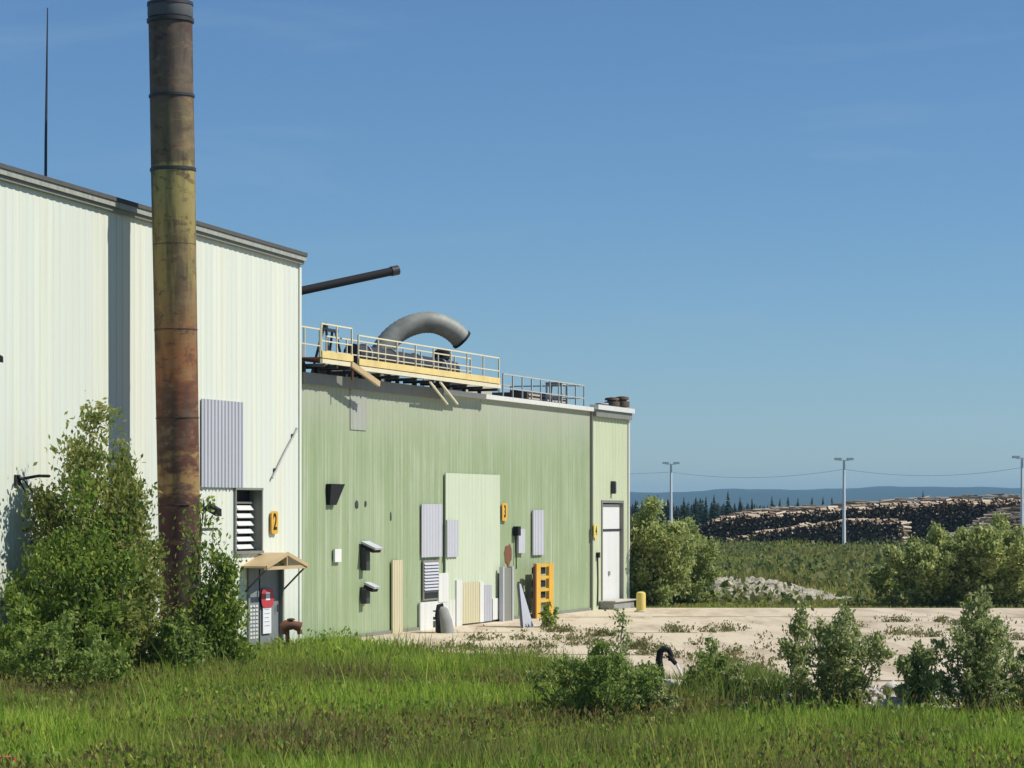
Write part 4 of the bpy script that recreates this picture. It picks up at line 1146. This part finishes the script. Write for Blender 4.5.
def make_field():
    rng = np.random.default_rng(9)
    n = 90000
    Y = 99.5 + (285 - 99.5) * rng.random(n) ** 1.35; X = rng.uniform(.035, .27, n) * Y
    k = ~((np.abs(Y - 116.5) < 6.5) & (X > 8) & (X < 15.5) & (lumps(X, Y, .8, 1.) > -.55) & (rng.random(n) < .8))
    X, Y = X[k], Y[k]; m = len(X)
    pat = lumps(X, Y, .09) * .6 + lumps(X, Y, .3, 3.) * .4
    h = (.26 + .75 * np.clip(pat, 0, 1)) * rng.uniform(.4, 1.4, m) * np.where(Y < 110, .32, 1)
    o = blades("field_grass", X, Y, ground_z(X, Y), h, rng.uniform(.02, .05, m) * (Y / 150), blade_f, rng)
    n = 26000
    cy = 103 + 165 * rng.random(260) ** 1.2; cx = rng.uniform(.04, .26, 260) * cy; cr = rng.uniform(.4, 2.2, 260)
    q = rng.integers(0, 260, n)
    X2 = cx[q] + rng.normal(0, 1, n) * cr[q]; Y2 = cy[q] + rng.normal(0, 1.2, n) * cr[q]
    k2 = (Y2 > 100.5) & ~((np.abs(Y2 - 116) < 7.5) & (X2 > 8) & (X2 < 15.2)); X2, Y2, q = X2[k2], Y2[k2], q[k2]
    c2 = np.stack([X2, Y2, np.abs(rng.normal(0, .33, len(q))) * np.minimum(cr[q], 1.5)], -1)
    o2 = leaves_mesh("ground_cover", c2, np.tile([0, 0, .5], (len(q), 1)), .30, leafy("cover_leaf", (0.112, 0.150, 0.039, 1), (0.176, 0.210, 0.058, 1), (0.272, 0.255, 0.091, 1)), None, rng, .6)
    tag(o2, "low leafy clumps scattered over the field beyond the yard", kind="stuff")
    tag(o, "rough green field between the yard and the log piles", kind="stuff")
make_field()

# ------------------------------------------------------------------ rubble and odd things near the yard edge
def chunk(label, px, py, w_, d_, h_, seed, mat='concrete', z=-.3, rot=0):
    p = on_ground(px, py, z); rng = random.Random(seed)
    bm = bmesh.new(); bmesh.ops.create_cube(bm, size=1)
    bmesh.ops.subdivide_edges(bm, edges=bm.edges[:], cuts=3, use_grid_fill=True)
    for v_ in bm.verts:
        v_.co = Vector((v_.co.x * w_ + rng.gauss(0, .035), v_.co.y * d_ + rng.gauss(0, .035), (v_.co.z + .45) * h_ + rng.gauss(0, .025)))
    me = bpy.data.meshes.new("concrete_chunk"); bm.to_mesh(me); bm.free(); me.materials.append(M[mat])
    o = bpy.data.objects.new("concrete_chunk", me); C.objects.link(o); o.location = p; o.rotation_euler = (rng.uniform(-.15, .15), rng.uniform(-.15, .15), rot)
    tag(o, label, "rubble", "broken concrete at the yard edge")
chunk("pale broken concrete lump in the grass below the black hose", 682, 704, .75, .5, .50, 41, rot=.3)
chunk("flat broken slab piece at the yard edge with white face", 762, 712, 1.15, .5, .34, 42, rot=.05)
chunk("small pale rubble lump beside the flat slab piece", 738, 715, .35, .3, .25, 43, rot=.6)
chunk("grey rubble lump between the two clumps of saplings", 893, 716, .5, .35, .35, 44, rot=.2)
p0 = on_ground(664, 690, -.25)
s = empty("bent_hose", p0); tag(s, "looped black hose with a pale nozzle sticking up from the grass", "hose")
k = p0.y / F
pts = [((x - 664) * k, 0, (690 - y) * k) for x, y in ((661, 692), (660.5, 672), (659, 660), (660, 652), (664, 648.5), (669, 650), (671.5, 656), (670, 661))]
MB().tube(pts, [.085, .085, .08, .075, .07, .065, .06, .055], 10).build("loop", M['dark'], s, True)
MB().tube([((668 - 664) * k, -.02, (690 - 655) * k), ((676 - 664) * k, -.04, (690 - 664) * k)], .05, 8).build("spout", M['dark'], s)
MB().tube([((675.5 - 664) * k, -.04, (690 - 662) * k), ((682 - 664) * k, -.05, (690 - 676) * k)], .03, 8).build("nozzle", M['white_sign'], s)
p0 = on_ground(4, 782, -.32)
s = empty("red_marker", p0, R(-12)); tag(s, "red painted board lying in the grass at the photo corner", "board")
MB().box(-.9, .15, -.1, .1, .1, .38).build("board", M['red'], s)
MB().box(-.5, -.42, .1, .16, -.1, .40).build("stake", M['timber'], s)

def rubble():
    rng = np.random.default_rng(77); V, Fc = [], []
    for k in range(1500):
        x = rng.uniform(3.9, 14.5); y = edge_y(x) - .35 + rng.normal(0, .5)
        if rng.random() < .35: x = rng.normal(7.6, .9)
        r = float(np.clip(rng.lognormal(-2.7, .55), .03, .24)); n = len(V)
        z = -.30 + .26 * float(np.clip((y - edge_y(x) + .8) / .8, 0, 1)) + r * .4
        bm = [(1, 0, 0), (-1, 0, 0), (0, 1, 0), (0, -1, 0), (0, 0, 1), (0, 0, -1)]
        for p in bm:
            q = np.array(p) * r * rng.uniform(.6, 1.25) + rng.normal(0, .25 * r, 3); V.append((x + q[0], y + q[1], z + q[2] * .75))
        Fc += [(n + a, n + b, n + c) for a, b, c in ((0, 2, 4), (2, 1, 4), (1, 3, 4), (3, 0, 4), (2, 0, 5), (1, 2, 5), (3, 1, 5), (0, 3, 5))]
    o = np_mesh("rubble", np.array(V), None, plain("pale_rubble", (.55, .52, .45, 1), .95, 0, .35, 8), None, np.array(Fc))
    tag(o, "pale crumbled concrete bits along the broken yard edge", kind="stuff")
rubble()
# ------------------------------------------------------------------ far yard: light poles, wires, logs, spruces
def light_pole(px, py_top, Y, label):
    X = (px - 512) / F * Y; top = EYE + (HY - py_top) / F * Y
    s = empty("light_pole", (X, Y, -.05)); tag(s, label, "light pole", "twin headed yard light poles")
    h = top + .05
    MB().tube([(0, 0, 0), (0, 0, h * .5), (0, 0, h)], [.20, .16, .12], 8).build("pole", M['pole'], s)
    MB().bar((-.55, 0, h - .12), (.55, 0, h - .12), .1).build("crossarm", M['pole'], s)
    for a in (-.62, .62):
        MB().box(a - .34, a + .34, -.28, .28, h - .12, h + .12).build("lamp_head", M['white_sign'], s)
    return Vector((X, Y, h - 1.1))
q1 = light_pole(671, 463, 300, "twin headed light pole rising behind the willow beside the building")
q2 = light_pole(844, 459, 268, "twin headed light pole standing in front of the log pile")
q3 = light_pole(1022, 457, 262, "twin headed light pole at the far edge of the photo")
def wire(a, b_, sag, label):
    s = empty("overhead_wire", a); D = b_ - a
    tag(s, label, "wire", "overhead wires between light poles")
    for off in (0, 0):
        pts = [tuple(D * u + Vector((0, 0, -4 * sag * u * (1 - u)))) for u in np.linspace(0, 1, 15)]
    MB().tube(pts, .013, 4).build("cable", M['dark_steel'], s)
q0 = Vector((q1.x - 24, 306, q1.z + .1)); q4 = Vector((q3.x + 20, 266, q3.z))
wire(q0, q1, .35, "overhead wire running from behind the building to the first light pole")
wire(q1, q2, .75, "overhead wire between the light poles by the willow and by the log pile")
wire(q2, q3, .75, "overhead wire between the log pile light pole and the photo edge pole")

def log_mat():
    m = NT("weathered_log")
    g = m.n("NewGeometry")
    c = m.ramp(g.outputs["Random Per Island"], [(0, (.18, .13, .09, 1)), (.35, (.36, .28, .19, 1)), (.7, (.50, .41, .30, 1)), (1, (.62, .54, .42, 1))])
    m.base(c).rough(.9, 0, .1); return m.m
def log_end_mat():
    m = NT("dark_log_end")
    g = m.n("NewGeometry")
    c = m.ramp(g.outputs["Random Per Island"], [(0, (.08, .045, .024, 1)), (.7, (.17, .10, .055, 1)), (1, (.32, .22, .13, 1))])
    m.base(c).rough(.9, 0, .1); return m.m
LOGM, ENDM = log_mat(), log_end_mat()
def log_pile(label, start, end, hfun, axis_len, rows_r, seed, across=True):
    """logs stacked in a long heap from start to end; across: log ends face the yard"""
    rng = np.random.default_rng(seed)
    a = Vector((*start, 0)); b = Vector((*end, 0)); L = (b - a).length; d = (b - a).normalized(); nrm = Vector((d.y, -d.x, 0))
    V, Fq, Fe = [], [], []; S = 7
    def log(c, ax, l, r):
        up = Vector((0, 0, 1)); x_ = ax.cross(up).normalized(); y_ = x_.cross(ax)
        n = len(V)
        for e_ in (-.5, .5):
            for k in range(S):
                an = 2 * math.pi * k / S; V.append(tuple(c + ax * (l * e_) + (x_ * math.cos(an) + y_ * math.sin(an)) * r))
        for k in range(S): Fq.append((n + k, n + (k + 1) % S, n + S + (k + 1) % S, n + S + k))
        Fe.append(tuple(n + k for k in reversed(range(S)))); Fe.append(tuple(n + S + k for k in range(S)))
    if across:
        pitch = rows_r * 2.05; s_ = 0.0
        while s_ < L:
            hmax = hfun(s_ / L) * rng.uniform(.93, 1.06); z = rows_r; k = 0
            while z < hmax:
                r = rows_r * rng.uniform(.7, 1.15)
                ax = (nrm + Vector((rng.normal(0, .04), rng.normal(0, .04), rng.normal(0, .03)))).normalized()
                c = a + d * (s_ + (k % 2) * rows_r + rng.normal(0, .08)) + nrm * (rng.normal(0, .16) - z * .12) + Vector((0, 0, z + rng.normal(0, .05)))
                log(c, ax, axis_len * rng.uniform(.8, 1.08), r); z += rows_r * 1.72; k += 1
            s_ += pitch
    else:
        for q in range(int(L * 55)):
            u = rng.random(); hm = hfun(u); v_ = rng.normal(0, .42); zz = max(.1, hm * (1 - abs(v_) ** 1.5 * .8) * (rng.random() ** .35))
            ax = (d + Vector((rng.normal(0, .35), rng.normal(0, .35), rng.normal(0, .05)))).normalized()
            log(a + d * (u * L) + nrm * (v_ * hm * 1.1) + Vector((0, 0, zz)), ax, axis_len * rng.uniform(.6, 1.1), rows_r * rng.uniform(.6, 1.1))
    me = bpy.data.meshes.new("log_pile"); me.from_pydata(V, [], Fq + Fe)
    me.materials.append(LOGM); me.materials.append(ENDM)
    me.polygons.foreach_set("material_index", [0] * len(Fq) + [1] * len(Fe)); me.update()
    o = bpy.data.objects.new("log_pile", me); C.objects.link(o)
    tag(o, label, kind="stuff")
def prof(pts): return lambda u: float(np.interp(u, [p[0] for p in pts], [p[1] for p in pts]))
log_pile("long stack of dark ended logs across the far field", (21.5, 296), (60, 284), prof([(0, 1.6), (.05, 2.9), (.2, 3.4), (.45, 4.1), (.65, 4.6), (1, 4.8)]), 6.0, .12, 51)
log_pile("lower front stack of dark ended logs", (24, 284), (42, 278), prof([(0, .6), (.2, 1.6), (.5, 2.3), (.8, 2.9), (1, 2.6)]), 5.0, .12, 52)
log_pile("pale loose heap of sunlit logs beside the dark stack", (46, 272), (74, 266), prof([(0, 1.0), (.15, 3.6), (.3, 4.7), (.5, 4.8), (1, 4.4)]), 2.2, .10, 53, False)
log_pile("pale logs scattered along the top of the long stack", (24, 303), (66, 292), prof([(0, 2.9), (.1, 4.0), (.3, 4.6), (.5, 5.2), (.7, 5.6), (1, 5.7)]), 2.2, .10, 54, False)

def spruce_mesh(h, seed):
    rng = np.random.default_rng(seed); n = int(260)
    s_ = rng.random(n) ** .8; z = h * (.08 + .92 * s_); rad = h * .23 * (1 - s_) * rng.uniform(.7, 1.2, n) + .08
    an = rng.uniform(0, 6.283, n); ax = np.stack([np.cos(an), np.sin(an), np.full(n, -.25)], -1)
    base_ = np.stack([np.zeros(n), np.zeros(n), z], -1); tip = base_ + ax * rad[:, None]
    side = np.stack([-np.sin(an), np.cos(an), np.zeros(n)], -1) * (rad * .45)[:, None]
    mid = base_ + ax * rad[:, None] * .55
    V = np.stack([base_ + np.array([0, 0, .15]), mid + side, tip, mid - side], 1).reshape(-1, 3)
    return V
def spruces():
    protos = []
    for k in range(3):
        s = empty("spruce_tree", (0, 0, 0)); V = spruce_mesh(10, 60 + k); i = np.arange(len(V) // 4) * 4
        MB().tube([(0, 0, -.3), (0, 0, 9.6)], [.16, .03], 5).build("trunk", M['bark'], s)
        np_mesh("crown", V, np.stack([i, i + 1, i + 2, i + 3], -1), needle_m, s)
        protos.append(s)
    rng = random.Random(8)
    spots = [(728, 491, 430), (772, 496, 470), (780, 498, 480), (788, 497, 460), (798, 498, 480), (812, 497, 490), (832, 497, 470), (923, 491, 480), (706, 496, 440), (714, 495, 430), (740, 497, 450), (752, 498, 460), (696, 497, 430), (684, 497, 420), (662, 498, 410), (823, 497, 480)]
    words = ["tallest dark spruce above the distant treeline", "dark spruce above the log pile, first of the close cluster", "short dark spruce inside the close cluster", "pointed spruce in the middle of the close cluster", "spruce ending the close cluster", "small spruce between the cluster and the light pole", "spruce just beside the log pile light pole", "lone spruce standing above the highest part of the log pile",
             "spruce beside the tallest treeline spruce", "narrow spruce close to the tallest treeline spruce", "low spruce past the tallest treeline spruce", "lowest spruce before the log pile begins", "spruce above the treeline near the willow", "spruce a little nearer to the willow in the treeline", "spruce next to the light pole behind the willow", "thin spruce before the log pile light pole"]
    for k, ((px, py, Y), wd) in enumerate(zip(spots, words)):
        o = protos[k % 3] if k < 3 else copy_tree(protos[k % 3])
        h = EYE + (HY - py) / F * Y + .1
        o.location = ((px - 512) / F * Y, Y, -.1); o.scale = (h / 10 * rng.uniform(.9, 1.3),) * 2 + (h / 10,); o.rotation_euler = (0, 0, rng.random() * 6)
        tag(o, wd, "tree", "spruces in the distant treeline")
    nr = np.random.default_rng(70); allV = []
    for k in range(560):
        Y = nr.uniform(440, 640); X = nr.uniform(.035, .24) * Y
        px = 512 + X / Y * F
        h = nr.uniform(3.6, 5.6) * np.interp(px, [620, 700, 760, 860, 1050], [1.05, 1.08, .95, .8, .75])
        V = spruce_mesh(h, 100 + k)[:480] * np.array([1.5, 1.5, 1]) + np.array([X, Y, -.1]); allV.append(V)
    V = np.concatenate(allV); i = np.arange(len(V) // 4) * 4
    o = np_mesh("forest", V, np.stack([i, i + 1, i + 2, i + 3], -1), needle_m)
    tag(o, "distant dark spruce forest behind the log piles", kind="stuff")
spruces()

# ------------------------------------------------------------------ air
hz = MB().box(-8800, 8800, -390, 9400, -3, 90).build("haze", None)
m = bpy.data.materials.new("air"); m.use_nodes = True; m.node_tree.nodes.clear()
pv = m.node_tree.nodes.new("ShaderNodeVolumePrincipled"); mo = m.node_tree.nodes.new("ShaderNodeOutputMaterial")
pv.inputs["Color"].default_value = (.42, .74, 1.0, 1); pv.inputs["Density"].default_value = .00013; pv.inputs["Anisotropy"].default_value = .2
m.node_tree.links.new(pv.outputs[0], mo.inputs["Volume"])
hz.data.materials.append(m); tag(hz, kind="stuff")
